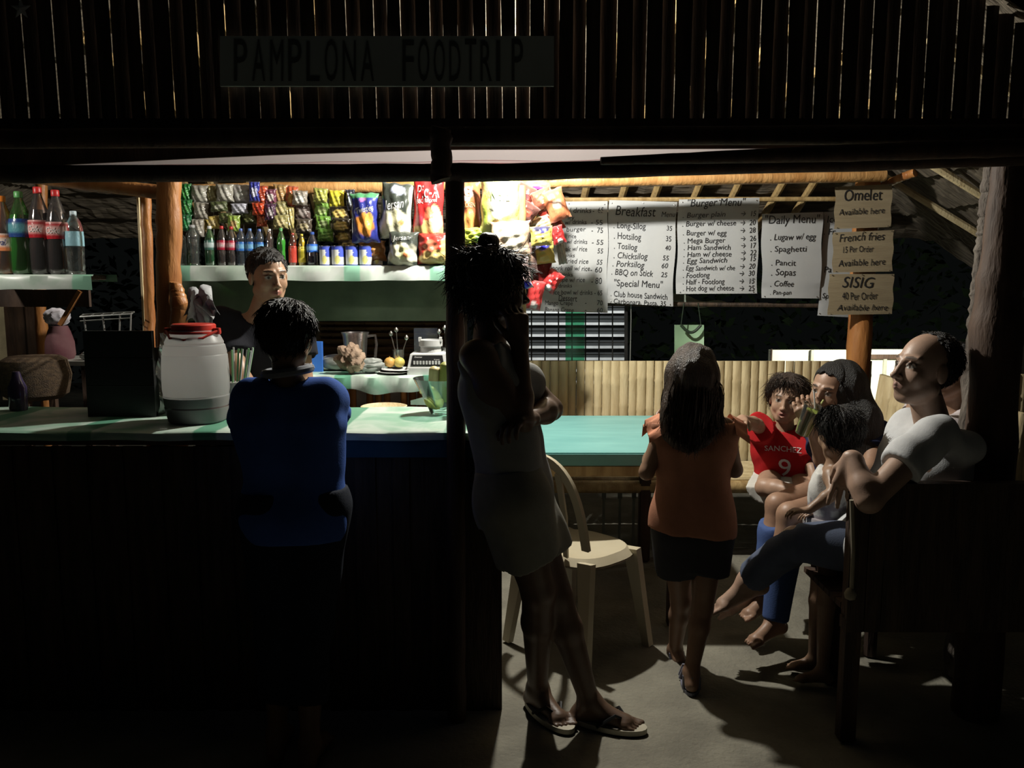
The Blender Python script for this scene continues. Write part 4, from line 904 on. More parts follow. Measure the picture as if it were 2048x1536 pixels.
# back bench
bz = .45; by = Z(1500, 921, bz).y; bt = W(1300, 722, by).z
bn = empty('bamboo_bench', (.9, by-.2, 0), 'long bamboo bench with a tall back of upright split poles behind the table', 'bench')
def halfpoles(A, B, z0, z1, n, r, m, name, parent, nrm=(0, -1, 0), lean=0.):
    mb = MB(); nrm = Vector(nrm)
    for i in range(n):
        t = (i+.5)/n; p = A.lerp(B, t); d = (B-A).normalized(); rr_ = r*(.9+.2*rng.rand()); seg = 9
        v = []; f = []; hs = [0, .02]+sorted([rng.rand()*.9+.05 for _ in range(3)])+[1]
        prof = []
        for h in hs: prof.append((h, 1.0))
        lv = []
        for h in (0, .18, .2, .22, .5, .52, .54, .8, .82, .84, 1): lv.append((h+ .0, 1.10 if h in (.2, .52, .82) else 1.0))
        off = rng.rand()*.14-.07; jit = rng.randn()*.003
        for h, s in lv:
            zz = z0+(z1-z0)*min(1, max(0, h+(off if 0 < h < 1 else 0)))
            for k in range(seg+1):
                a = math.pi*k/seg; q_ = p+d*(-math.cos(a)*rr_*s)+nrm*(math.sin(a)*rr_*s*.6+jit)+nrm*(-(zz-z0)*lean); v.append((q_.x, q_.y, zz))
        for j in range(len(lv)-1):
            for k in range(seg): a = j*(seg+1)+k; f.append((a, a+1, a+seg+2, a+seg+1))
            f.append((j*(seg+1)+seg, j*(seg+1), (j+1)*(seg+1), (j+1)*(seg+1)+seg))
        f.append(tuple(range(seg+1))[::-1]); f.append(tuple(range((len(lv)-1)*(seg+1), len(lv)*(seg+1)))); mb.add(v, f)
    return mb.build(name, m, parent)
bx0, bx1 = .02, W(1742, 800, by).x
nb = int((bx1-bx0)/PX(17.5, by))
halfpoles(Vector((bx0, by+.01, 0)), Vector((bx1, by+.01, 0)), bz-.03, bt, nb, PX(9, by), bamboo_p, 'backrest', bn)
mb = MB(); sd = .40
for i in range(11):
    y_ = by-.02-sd*(i+.5)/11; mb.tube([(bx0, y_, bz-.012), (bx1, y_, bz-.012+rng.randn()*.001)], .018, 8)
mb.build('seat', bamboo_p, bn)
mb = MB(); mb.tube([(bx0, by-sd-.04, bz-.045), (bx1, by-sd-.04, bz-.045)], .034, 12); mb.build('front_rail', bamboo, bn)
for xx in (bx0+.1, .9, bx1-.1):
    for y_ in (by-.05, by-sd): mb = MB(); mb.tube([(xx, y_, 0), (xx, y_, bz-.05)], .028, 8); mb.build('leg', log_d, bn)
# small white tags under the bench
for i, px in enumerate((1208, 1240, 1268)):
    q = W(px, 985, 4.5); mb = MB(); mb.box(q, (PX(9, 4.5), .004, PX(26, 4.5))); 
    mb.box(q-Vector((0, 0, q.z/2+.0)), (.012, .02, q.z-.05) ); thing('fence_stake', mat('pale_stake', (.35, .38, .33), .8), mb, 'short pale stake in the dark under the bamboo bench', 'stake', 'pale stakes under the bench', smooth=False)
# right hand bench running towards the camera
A = W(1738, 745, 4.35); A.z = 0; B = Vector((1.86, 3.05, 0))
rb = empty('side_bench', ((A.x+B.x)/2, (A.y+B.y)/2, 0), 'bamboo side bench at the right that the children sit on', 'bench')
nrm = Vector((-(B-A).normalized().y*-1, 0, 0)); dd = (B-A).normalized(); nrm = Vector((dd.y, -dd.x, 0))
if nrm.x > 0: nrm = -nrm
halfpoles(A, B, bz-.03, W(1738, 748, 4.35).z, 15, .045, bamboo_p, 'backrest', rb, nrm, .12)
mb = MB()
for i in range(10):
    o_ = nrm*(.03+.042*i); mb.tube([A+o_+Vector((0, 0, bz-.012)), B+o_+Vector((0, 0, bz-.012))], .019, 8)
mb.build('seat', bamboo, rb)
mb = MB(); mb.tube([A+nrm*.46+Vector((0, 0, bz-.05)), B+nrm*.46+Vector((0, 0, bz-.05))], .03, 10); mb.build('front_rail', bamboo, rb)
for t in (.08, .92):
    for o_ in (.05, .42): p = A.lerp(B, t)+nrm*o_; mb = MB(); mb.tube([(p.x, p.y, 0), (p.x, p.y, bz-.04)], .026, 8); mb.build('leg', log_d, rb)
# far right bamboo bench back
q0, q1 = W(1985, 748, 3.9), W(2110, 742, 3.9)
fb = empty('far_bench', ((q0.x+q1.x)/2, 3.9, 0), 'bamboo bench back at the right edge beyond the thick black post', 'bench')
halfpoles(Vector((q0.x, 3.9, 0)), Vector((q1.x, 3.9, 0)), .42, q0.z, 7, .028, bamboo_p, 'backrest', fb)
mb = MB()
for i in range(8): mb.tube([(q0.x, 3.86-.05*i, .44), (q1.x, 3.86-.05*i, .44)], .02, 8)
mb.build('seat', bamboo, fb)
for xx in (q0.x+.03, q1.x-.03): mb = MB(); mb.tube([(xx, 3.85, 0), (xx, 3.85, .42)], .025, 8); mb.build('leg', log_d, fb)
# front bench the man sits on, its back turned to us
fy = 2.52; fx0 = W(1706, 1000, fy).x; ftz = W(1800, 968, fy).z
fr = empty('front_bench', (fx0+.5, fy+.2, 0), 'dark bench turned away from us that the seated man rests his elbow on', 'bench')
mb = MB(); x = fx0; 
while x < fx0+1.1:
    g = .006 if abs(x-fx0-.07) < .03 else .0006; mb.box((x+.0275, fy+.01, .38+(ftz-.38)/2), (.055-g, .016, ftz-.38)); x += .055
mb.build('backrest', bam_dark, fr, smooth=False)
mb = MB(); mb.box((fx0+.55, fy+.03, ftz-.02), (1.1, .05, .035)); mb.box((fx0+.55, fy+.03, .40), (1.1, .05, .04)); mb.build('back_rail', log_d, fr, smooth=False)
mb = MB()
for i in range(8): mb.box((fx0+.56, fy+.075+.05*i, .43), (1.08, .044, .02))
mb.build('seat', log_d, fr, smooth=False)
for xx in (fx0+.03, fx0+1.06):
    for y_ in (fy+.035, fy+.42): mb = MB(); mb.box((xx+(.1 if y_ > fy+.1 and xx < fx0+.1 else 0), y_, .22 if y_ > fy+.1 else ftz/2), (.05, .045, .44 if y_ > fy+.1 else ftz)); mb.build('leg', log_d, fr, smooth=False)
mb = MB(); mb.tube([W(1703, 1000, fy-.02), W(1706, 1100, fy-.02), W(1703, 1180, fy-.02)], .007, 8); mb.lathe(W(1700, 1200, fy-.02), [(.004, 0), (.016, .006), (.019, .02), (.012, .035), (.005, .04)], 12)
thing('knotted_cord', mat('pale_cord', (.42, .37, .27), .8), mb, 'pale cord with a knotted end hanging down the corner of the dark bench', 'cord')
mb = MB(); mb.sheet(lambda u, v: W(1808+40*u, 970-6*v-8*math.sin(u*3.1)*(.4+v), fy+.0)+Vector((0, .02+.03*v, 0)), 8, 3, .001); thing('folded_leaflet', paper, mb, 'small pale folded paper lying on top of the dark bench back', 'paper')
# monobloc chair
cc_ = W(1112, 1000, 3.02); s_h = .43; cd = unit((.72, .69, 0)); sd_ = unit((.69, -.72, 0)); cdv = Vector(cd); sdv = Vector(sd_)
sc_ = Z(1168, 1082, .43); C0 = Vector((sc_.x, sc_.y, 0))-cdv*.16
ch = empty('plastic_chair', C0+cdv*.2, 'beige plastic garden chair with a rounded slatted back at the teal table', 'chair')
def cpt(a, b, z): return C0+sdv*a+cdv*b+Vector((0, 0, z))
aw = .205; top = W(1112, 903, C0.y).z
def flatbar(mb, pts, wds, th=.012, wdir=None):
    for i in range(len(pts)-1): pass
    v = []; f = []
    for i, p_ in enumerate(pts):
        d = (pts[min(i+1, len(pts)-1)]-pts[max(i-1, 0)]).normalized(); nb_ = (wdir if wdir is not None else cdv); nb_ = (nb_-d*nb_.dot(d)).normalized(); sd2 = d.cross(nb_); w_ = wds[i] if hasattr(wds, '__len__') else wds
        for a, b in ((-1, -1), (1, -1), (1, 1), (-1, 1)): v.append(p_+sd2*(a*w_/2)+nb_*(b*th/2))
    for i in range(len(pts)-1):
        for k in range(4): f.append((i*4+k, i*4+(k+1) % 4, i*4+4+(k+1) % 4, i*4+4+k))
    f.append((0, 3, 2, 1)); n = (len(pts)-1)*4; f.append((n, n+1, n+2, n+3)); mb.add(v, f)
mb = MB(); P_ = []
for i in range(25):
    t = -1+2*i/24; ang = t*math.pi/2*.98; hx = aw*math.copysign(abs(math.sin(ang))**.8, ang); zz = s_h+(top-s_h)*(max(0, math.cos(ang))**.55)
    P_.append(cpt(hx, -.05-.09*(zz-s_h)/.45, zz))
flatbar(mb, P_, .034, .016); mb.build('back_frame', beige, ch, None, True, 50)
for a in (-.11, -.037, .037, .11):
    mb = MB(); zt = s_h+(top-s_h)*math.cos(math.asin(min(.99, abs(a)/aw)))**.55-.015
    flatbar(mb, [cpt(a*.75, -.04, s_h), cpt(a, -.08, s_h+(zt-s_h)*.5), cpt(a*1.1, -.13, zt)], [.022, .026, .03], .009); mb.build('back_slat', beige, ch, None, True, 50)
mb = MB(); v = []; nr = 8; na = 40
for j in range(nr+1):
    for i in range(na):
        a = 2*math.pi*i/na; r = j/nr; x = .205*math.copysign(abs(math.cos(a))**.7, math.cos(a))*r; y = .13+.19*math.copysign(abs(math.sin(a))**.7, math.sin(a))*r; z = s_h-.012*(1-r*r)-(.03 if j == nr else 0)
        v.append(cpt(x, y, z))
f = [(j*na+i, j*na+(i+1) % na, (j+1)*na+(i+1) % na, (j+1)*na+i) for j in range(nr) for i in range(na)]
n1 = len(v); v2 = [Vector(q_)-Vector((0, 0, .008)) for q_ in v]; mb.add(v+v2, f+[tuple(n1+x for x in q_[::-1]) for q_ in f]); mb.build('seat', beige, ch)
for a, b, n_ in ((-1, 0, 0), (1, 0, 0), (-1, 1, 1), (1, 1, 1)):
    mb = MB(); t = cpt(a*.17, -.02+.28*b, s_h-.01); l = cpt(a*.215, -.07+.39*b, .0)
    flatbar(mb, [t, t.lerp(l, .5), l], [.07, .05, .035], .03, cdv if b else cdv); mb.build('leg', beige, ch, None, True, 50)
# ================================================================ MENUS
def sheetposter(name, quad, Y, lab, cat, m, lines, hang=0.0, curl=.01, seed=0, grp=None, tsz=1.):
    # quad: pixel corners tl, tr, br, bl
    tl, tr, br, bl = [Vector((a, b, 0)) for a, b in quad]
    c = W((tl.x+br.x)/2, br.y, Y); e = empty(name, (c.x, Y, c.z), lab, cat, grp)
    def fn(u, v):
        p_ = bl.lerp(br, u).lerp(tl.lerp(tr, u), v)
        y = Y+curl*math.sin(u*2.6+seed)+curl*.6*math.sin(v*4+seed*2)*(1-v*.4)+curl*.8*(abs(2*u-1)**3)*(v < .15 or v > .9)
        return W(p_.x+1.2*math.sin(v*11+seed), p_.y, y)
    mb = MB(); mb.sheet(fn, 24, 30, .0006); mb.build('sheet', m, e)
    mb = MB(); H = (bl.y-tl.y)
    def gn(x, y):     # x,y pixels measured from the top left, y down negative
        u = (x-tl.x)/(tr.x-tl.x); v = 1-((-y)-tl.y)/H
        p_ = fn(max(0, min(1, u)), max(0, min(1, v))); p_ = Vector(p_)
        p_.y -= .0028; return p_
    for (s_, x, y, size, wd) in lines:
        write(mb, s_, gn, x, -y, size*1.25, .12, width=wd, tilt=(rng.rand()-.5)*.03, wob=.03)
    mb.build('lettering', ink, e)
    mb = MB()
    for u, v in ((.04, .97), (.96, .97), (.5, .98), (.05, .02), (.95, .02)):
        p_ = Vector(fn(u, v)); mb.lathe(p_+Vector((0, -.004, 0)), [(.0035, 0), (.003, .002), (.001, .003)], 8, None, (0, -1, 0))
    mb.build('tacks', steel, e)
    return e
YM = 4.86
sheetposter('menu_sheet', [(1062, 404), (1216, 402), (1214, 626), (1060, 622)], YM, 'handwritten menu sheet half hidden behind the hanging sachets, ending with desserts', 'menu', paper,
 [('w/ drinks', 1128, 427, 12, 56), ('-  65', 1186, 427, 12, 22), ('fry', 1136, 440, 10, 14), ('w/ drinks', 1130, 449, 10, 44), ('- 55', 1182, 450, 11, 24), ('burger', 1132, 463, 10, 40), ('-  75', 1182, 466, 12, 24), ('rice', 1136, 476, 9, 16), ('w/ drinks', 1132, 487, 10, 42), ('- 55', 1182, 489, 11, 24),
  ('steak w/ rice', 1118, 502, 11, 56), ('55', 1194, 506, 11, 12), ('drinks', 1122, 514, 9, 28), ('w/ fried rice', 1116, 526, 11, 62), ('55', 1194, 528, 11, 12), ('pork roll w/ rice', 1106, 540, 11, 76), ('- 60', 1182, 543, 12, 24), ('drinks', 1118, 552, 9, 30), ('crepe w/ rice', 1112, 563, 11, 60), ('- 80', 1184, 566, 14, 22), ('drinks', 1118, 574, 9, 28), ('rice bowl w/ drinks - 65', 1104, 588, 11, 102), ('Dessert', 1117, 601, 14, 38), ('Mango Crepe', 1090, 609, 10, 56), ('-      70', 1170, 607, 11, 36), ('Banana Crepe', 1090, 622, 10, 58), ('-      60', 1170, 621, 11, 36)], seed=1)
sheetposter('menu_sheet', [(1218, 400), (1354, 404), (1345, 613), (1214, 606)], YM-.01, 'handwritten breakfast menu sheet with a special menu at the bottom', 'menu', paper,
 [('Breakfast', 1231, 430, 22, 82), ('Menu', 1324, 430, 12, 28), ('. Long-Silog', 1228, 456, 14, 66), ('35', 1335, 457, 11, 12), ('. Hotsilog', 1228, 477, 15, 56), ('35', 1333, 478, 12, 12), ('. Tosilog', 1228, 497, 14, 48), ('40', 1332, 496, 11, 12), ('. Chicksilog', 1228, 516, 14, 70), ('55', 1328, 516, 11, 13), ('. Porksilog', 1227, 532, 14, 66), ('60', 1327, 531, 11, 14), ('. BBQ on Stick', 1226, 549, 14, 86), ('25', 1328, 549, 11, 13), ('"Special Menu"', 1231, 571, 15, 102), ('. Club house Sandwich', 1224, 592, 13, 118), ('. Carbonara, Pasta, 35', 1223, 606, 11, 116)], seed=2)
sheetposter('menu_sheet', [(1357, 399), (1518, 395), (1514, 587), (1352, 588)], YM-.02, 'handwritten burger menu sheet with arrows to the prices', 'menu', paper,
 [('"Burger Menu"', 1372, 414, 18, 118), ('. Burger plain', 1366, 436, 12, 86), ('. Burger w/ cheese', 1366, 453, 12, 108), ('. Burger w/ egg', 1367, 471, 12, 88), ('. Mega Burger', 1368, 487, 12, 84), ('. Ham Sandwich', 1368, 500, 12, 94), ('. Ham w/ cheese', 1368, 514, 12, 96), ('. Egg Sandwich', 1368, 527, 12, 88), ('. Egg Sandwich w/ che', 1369, 541, 11, 104), ('. Footlong', 1370, 556, 12, 54), ('. Half - Footlong', 1370, 569, 12, 84), ('. Hot dog w/ cheese', 1370, 582, 12, 102)]
 +[('\u2192  %s' % n_, 1481, y_, 12, 32) for n_, y_ in (('15', 435), ('20', 453), ('28', 468), ('26', 484), ('17', 498), ('22', 512), ('15', 524), ('20', 539), ('30', 553), ('15', 568), ('25', 582))], seed=3)
sheetposter('menu_sheet', [(1523, 428), (1646, 424), (1640, 597), (1524, 596)], YM-.01, 'handwritten daily menu sheet listing lugaw, pancit and sopas', 'menu', paper,
 [('"Daily Menu"', 1527, 448, 19, 112), ('. Lugaw w/ egg', 1540, 481, 14, 94), ('. Spaghetti', 1540, 504, 13, 76), ('. Pancit', 1540, 531, 13, 52), ('. Sopas', 1540, 551, 15, 52), ('. Coffee', 1540, 573, 13, 50), ('. Pan-pan', 1540, 589, 10, 46)], seed=4)
sheetposter('menu_sheet', [(1648, 424), (1722, 422), (1706, 635), (1636, 631)], YM+.03, 'narrow white menu sheet mostly hidden behind the cardboard notices', 'menu', paper,
 [('Ice', 1653, 445, 16, 22), ('. Fr', 1648, 469, 14, 24), ('. Pa', 1646, 545, 14, 24), ('. Sp', 1645, 596, 12, 22)], seed=5)
YC = 4.52
ct_ = [('Omelet', [(1671, 374), (1785, 368), (1781, 454), (1668, 458)], [('Omelet', 1686, 404, 26, 78), ('Available here', 1680, 431, 14, 92)], 'cardboard notice for omelet, topmost of three on the orange post'),
       ('f', [(1666, 465), (1788, 460), (1784, 543), (1665, 545)], [('French fries', 1678, 484, 18, 92), ('15 Per Order', 1683, 506, 14, 64), ('Available here', 1678, 533, 15, 96)], 'cardboard notice for french fries, middle of three on the orange post'),
       ('s', [(1658, 548), (1788, 548), (1785, 628), (1656, 630)], [('SISIG', 1684, 576, 25, 64), ('40 Per Order', 1684, 600, 17, 72), ('Available here', 1676, 621, 14, 102)], 'cardboard notice for sisig, lowest of three on the orange post')]
for i, (_, qd, ln, lb) in enumerate(ct_):
    sheetposter('cardboard_notice', qd, YC+.004*i, lb, 'notice', card, ln, curl=.003, seed=i*2)
# band of cloth behind the menus, rails they are tacked to
mb = MB(); mb.tube([W(1060, 400, 4.90), W(1700, 398, 4.90)], .014, 8); thing('bamboo_rail', bamboo, mb, 'thin bamboo rail behind the top edges of the menus', 'rail')
mb = MB(); mb.tube([W(1050, 606, 4.90), W(1720, 612, 4.90)], .014, 8); thing('bamboo_rail', bam_dark, mb, 'thin dark bamboo rail behind the lower edges of the menus', 'rail')
# wire grid, fence behind it, green strip
e = empty('wire_grid', W(1158, 722, 5.02), 'black wire grid hanging below the leftmost menu', 'grid')
mb = MB()
for px in (1063, 1090, 1117, 1144, 1171, 1198, 1225, 1252): mb.tube([W(px, 604, 4.918), W(px, 735, 4.918)], .0042, 6)
for py in (620, 643, 667, 690, 714): mb.tube([W(1058, py-5, 4.918), W(1256, py-5, 4.918)], .0030, 6)
mb.build('wires', black_m, e)
mb = MB(); mb.beam(W(1252, 604, 4.92), W(1252, 740, 4.92), .018, .02); mb.build('frame', black_m, e, smooth=False)
fe = empty('louvred_fence', W(1160, 740, 6.95), 'grey panel with bright white slats seen through the black grid', 'fence')
mb = MB(); c0, c1 = W(1020, 600, 6.98), W(1250, 760, 6.98); mb.box(((c0.x+c1.x)/2, 7.0, (c0.z)/2), (c1.x-c0.x, .02, c0.z)); mb.build('panel', mat('grey_panel', (.045, .048, .048), .7), fe, smooth=False)
for i in range(7):
    py = 624+23.4*i; mb = MB(); p_, r_ = W(1020, py, 6.95), W(1250, py, 6.95); mb.box(((p_.x+r_.x)/2, 6.95, p_.z), (r_.x-p_.x, .03, PX(5, 6.95))); mb.build('slat', white_m, fe, smooth=False)
mb = MB(); mb.sheet(lambda u, v: W(1131+38*u, 735-130*v, 4.885+.006*math.sin(u*9)), 8, 4, .0006); thing('green_strip', clearmat('green_film', (.30, .66, .48), .01, .3), mb, 'translucent green plastic strip hanging before the black wire grid', 'plastic')
mb = MB(); mb.tube([W(1262, 606, 4.885), W(1262, 640, 4.89), W(1260, 735, 4.89)], .003, 6); thing('cord', wire_m, mb, 'thin grey cord hanging at the right side of the wire grid', 'cord')
# green plastic hanging item with a cord loop
gp = empty('green_bag', W(1380, 745, 4.92), 'pale green plastic bag with a dark loop handle hanging under the burger menu', 'bag')
mb = MB()
def gf(u, v):
    px = 1350+58*u; py = 760-110*v; return W(px, py, 4.93+.02*math.sin(u*3.1)+.008*math.sin(v*9))
mb.sheet(gf, 12, 16, .02); mb.build('bag_body', mat('pale_green_plastic', (.34, .52, .32), .45, (.30, .47, .29), (6, 6, 6)), gp)
mb = MB(); mb.tube([W(1362+40*t, 650+15*math.sin(t*math.pi), 4.895) for t in [i/10 for i in range(11)]], .009, 8); mb.build('handle', mat('dark_green_handle', (.03, .05, .03), .5), gp)
mb = MB(); mb.tube([W(1362, 650, 4.895), W(1368, 606, 4.885)], .003, 6); mb.tube([W(1402, 650, 4.895), W(1396, 606, 4.885)], .003, 6); mb.build('cord', MATS['dark_green_handle'], gp)
mb = MB(); mb.sheet(lambda u, v: W(1345+110*u, 612-24*v*(1-u*.8)-4*math.sin(u*9), 4.95+.01*math.sin(u*12)), 20, 4, .002); thing('torn_cloth', mat('torn_cloth', (.35, .40, .32), .8), mb, 'torn pale cloth strip just below the burger menu', 'cloth')
# far pale walls and fences outside
def farwall(name, quad, Y, m, lab, cat, kids=None):
    e = empty(name, W(quad[0], quad[3], Y), lab, cat); a, b = W(quad[0], quad[1], Y), W(quad[2], quad[3], Y)
    mb = MB(); mb.box(((a.x+b.x)/2, Y+.03, (a.z+b.z)/2), (b.x-a.x, .05, a.z-b.z)); mb.build('panel', m, e, smooth=False)
    if kids:
        for (x0, y0, x1, y1, km, nm) in kids:
            p_, r_ = W(x0, y0, Y-.02), W(x1, y1, Y-.02); mb = MB(); mb.box(((p_.x+r_.x)/2, Y-.02, (p_.z+r_.z)/2), (abs(r_.x-p_.x), .03, abs(p_.z-r_.z))); mb.build(nm, km, e, smooth=False)
    return e
ywall = mat('cream_wall', (.80, .80, .66), .8, (.72, .72, .58), (2, 2, 2))
fw = farwall('far_wall', (1540, 700, 1690, 860), 9.3, ywall, 'pale wall far off in the dark, left of the cardboard post', 'wall', [(1538, 860, 1542, 698, log_d, 'post'), (1620, 860, 1622, 700, mat('joint', (.4, .4, .32), .8), 'joint')])
farwall('far_wall', (1728, 699, 1830, 860), 9.3, ywall, 'pale wall with a dark rail far off behind the bald man', 'wall', [(1728, 709, 1830, 718, log_d, 'rail'), (1765, 860, 1767, 718, mat('joint', (.4, .4, .32), .8), 'joint')])
farwall('white_gate', (2026, 674, 2100, 800), 6.2, mat('gate_white', (.82, .78, .74), .7), 'white gate edge with a dark bar at the right edge of the photo', 'gate', [(2036, 800, 2042, 686, mat('red_brown_bar', (.12, .05, .04), .7), 'bar')])
e = farwall('plank_house', (-140, 330, 76, 690), 6.4, mat('cream_planks', (.74, .66, .46), .8, (.6, .52, .34), (3, 3, 12)), 'cream plank wall of a house behind the left bottle shelf', 'house', [(x0, 690, x0+5, 330, log_d, 'gap_strip') for x0 in (-100, -60, -22, 14, 40)])
farwall('plank_fence', (-10, 608, 92, 800), 6.0, mat('cream_planks2', (.76, .66, .44), .8), 'cream plank fence with dark gaps under the left shelf', 'fence', [(x0, 800, x0+4, 606, log_d, 'gap_strip') for x0 in (24, 43, 66)])
# white plastic thing low at the far right
e = empty('white_crate', W(2040, 1120, 4.0), 'bright white object low at the far right edge beyond the bench', 'box')
a = W(2014, 1110, 4.1)
mb = MB(); c0 = W(2016, 1076, 4.1); c1 = W(2110, 1112, 4.1); mb.box(((c0.x+c1.x)/2, 4.1, c0.z/2), (c1.x-c0.x, .2, c0.z)); mb.build('body', white_m, e, smooth=False)
mb = MB(); c0 = W(2024, 1046, 4.05); c1 = W(2110, 1074, 4.05); mb.box(((c0.x+c1.x)/2, 4.12, (c0.z+c1.z)/2), (c1.x-c0.x, .12, c0.z-c1.z)); mb.build('lid', card, e, smooth=False)
mb = MB(); mb.box(((W(2029, 1080, 3.97).x), 3.97, .33), (PX(9, 3.97), .03, .62)); mb.build('bar', black_m, e, smooth=False)
# added near-black leafy backdrop that keeps the sky glow out of view
mb = MB(); rg = np.random.RandomState(5)
for i in range(6000):
    x = -9+18*rg.rand(); z = rg.rand()**1.2*3.6; y = 10.6+1.4*rg.rand(); s = .06+.08*rg.rand(); a = rg.rand(3)*6
    R = Euler(a).to_matrix(); mb.add([Vector((x, y, z))+R @ Vector(q_)*s for q_ in ((-.4, 0, 0), (0, 0, 1), (.4, 0, 0), (0, .15, -.8))], [(0, 1, 2, 3)])
setup(mb.build('dark_backdrop', mat('backdrop_leaves', (.004, .009, .003), .9, (.003, .006, .002), spec=.1), smooth=False), 'near-black leafy backdrop added behind the whole stall to hide the sky glow', 'dark_backdrop', kind='stuff')
# ================================================================ PEOPLE
def V3(p): return np.array([p[0], p[1], p[2]], float)
def frame(f, up=(0, 0, 1)):
    f = unit(f); r = np.cross(f, up); r /= np.linalg.norm(r); u = np.cross(r, f); return np.stack([r, f, u], 1)   # columns right, forward, up
def tilt(R, pitch=0, roll=0):
    a = math.radians(pitch); b = math.radians(roll)
    P = np.array([[1, 0, 0], [0, math.cos(a), -math.sin(a)], [0, math.sin(a), math.cos(a)]]); Q = np.array([[math.cos(b), 0, math.sin(b)], [0, 1, 0], [-math.sin(b), 0, math.cos(b)]])
    return R @ Q @ P
def head_prims(c, R, s, child=False, mouth=0.0, nose=1.0, beardless=True):
    L = lambda x, y, z: c+R @ (np.array([x, y, z])*s)
    E = lambda x, y, z, a, b, d, k, sub=False: ell(L(x, y, z), np.array([a, b, d])*s, R, k*s, sub)
    Cn = lambda p, q, a, b, k: cone(L(*p), L(*q), a*s, b*s, k*s)
    w = 1.08 if child else 1.0
    P = [E(0, -.018, .035, .074*w, .094, .083, .01), E(0, .022, -.022, .060*w, .064, .078, .03), E(0, .050, -.088 if not child else -.082, .024, .022, .018, .03)]
    for sx in (-1, 1):
        P += [Cn((sx*.050, .004, -.058), (sx*.018, .050, -.090), .020, .016, .025), E(sx*.036, .056, -.028, .022*w, .018, .022, .02),
              E(sx*.076, -.006, -.006, .009, .018, .030, .006), Cn((sx*.012, .079, .027), (sx*.046, .066, .029), .008, .007, .012)]
    for sx in (-1, 1): P.append(E(sx*.030, .092, .006, .017, .016, .011, .010, True))
    for sx in (-1, 1):
        P.append(E(sx*.031, .066, .004, .0135, .0135, .0115, .002))
        P += [Cn((sx*.017, .078, .007), (sx*.031, .0805, .0135), .0028, .0034, .004), Cn((sx*.031, .0805, .0135), (sx*.044, .070, .008), .0034, .003, .004), Cn((sx*.018, .077, -.003), (sx*.042, .072, -.003), .0028, .0028, .005)]
    n = nose
    P += [Cn((0, .082, .016), (0, .083+.018*n, -.026), .0075, .0095, .010), E(0, .088+.018*n, -.030, .0115, .011, .0095, .006), E(-.012, .088+.006*n, -.034, .0075, .010, .007, .005), E(.012, .088+.006*n, -.034, .0075, .010, .007, .005)]
    P += [E(0, .076, -.060, .026, .014, .020, .014)]
    m = mouth*.012
    for sx in (-1, 1):
        P += [Cn((0, .0905, -.0555), (sx*.021, .078, -.0600), .0052, .0030, .004), Cn((0, .0890, -.0665-m), (sx*.019, .077, -.0625-m*.4), .0060, .0034, .004)]
    if mouth: P.append(E(0, .094, -.0615-m*.5, .013, .016, .004+m*.45, .003, True))
    return P
def head_colors(V, col, c, R, s, skin, lips, brow=(.05, .03, .02), iris=(.05, .025, .015), stubble=0, bald=None):
    l = (V-c) @ R/s; x, y, z = l[:, 0], l[:, 1], l[:, 2]; near = (np.abs(l) < .16).all(1) & (z > -.13)
    def mix(mask, cc):
        mask = np.clip(mask, 0, 1)[:, None]*near[:, None]; col[:] = col*(1-mask)+np.array(cc)*mask
    sk = np.array(skin)
    if stubble: mix(stubble*np.clip((-.03-z)/.02, 0, 1)*np.clip((y-.005)/.02, 0, 1)*(z > -.12), sk*.45)
    if bald: mix((np.abs(x) < .0735)*bald*(np.clip((z-(.035+.9*y))/.03, 0, 1)*(y < .02)*np.clip((-.01-y)/.03, 0, 1)+np.clip((-.008-y)/.02, 0, 1)*(z > -.07)*.9), (.03, .022, .018))
    mix(1.4-(((x)/.024)**2+((z+.061)/.0125)**2), lips) if True else None
    mix((y > .07)*np.clip(1.6-(x/.013)**2-((z+.0610)/.0022)**2, 0, 1)*.8, sk*.15)
    for sx in (-1, 1):
        ex, ez = sx*.031, .004; f = (y > .055)
        mix(f*np.clip(2.2*(1.25-((x-ex)/.0145)**2-((z-ez)/.0075)**2), 0, 1), (.42, .39, .35))
        mix(f*np.clip(2.5*(1.1-((x-ex)/.0062)**2-((z-ez)/.0068)**2), 0, 1), iris)
        mix(f*np.clip(1.6-((x-ex)/.018)**2-((z-ez-.0095)/.0028)**2, 0, 1)*.85, (.02, .012, .01))
        mix((y > .04)*np.clip(2*(1.1-((x-ex*1.02)/.020)**2-((z-.030-.10*(np.abs(x)-.02)*(np.abs(x) < .035))/.0055)**2), 0, 1)*.9, brow)
        mix((y > .08)*np.clip(1.3-((x-sx*.0085)/.004)**2-((z+.040)/.003)**2, 0, 1)*.8, sk*.2)
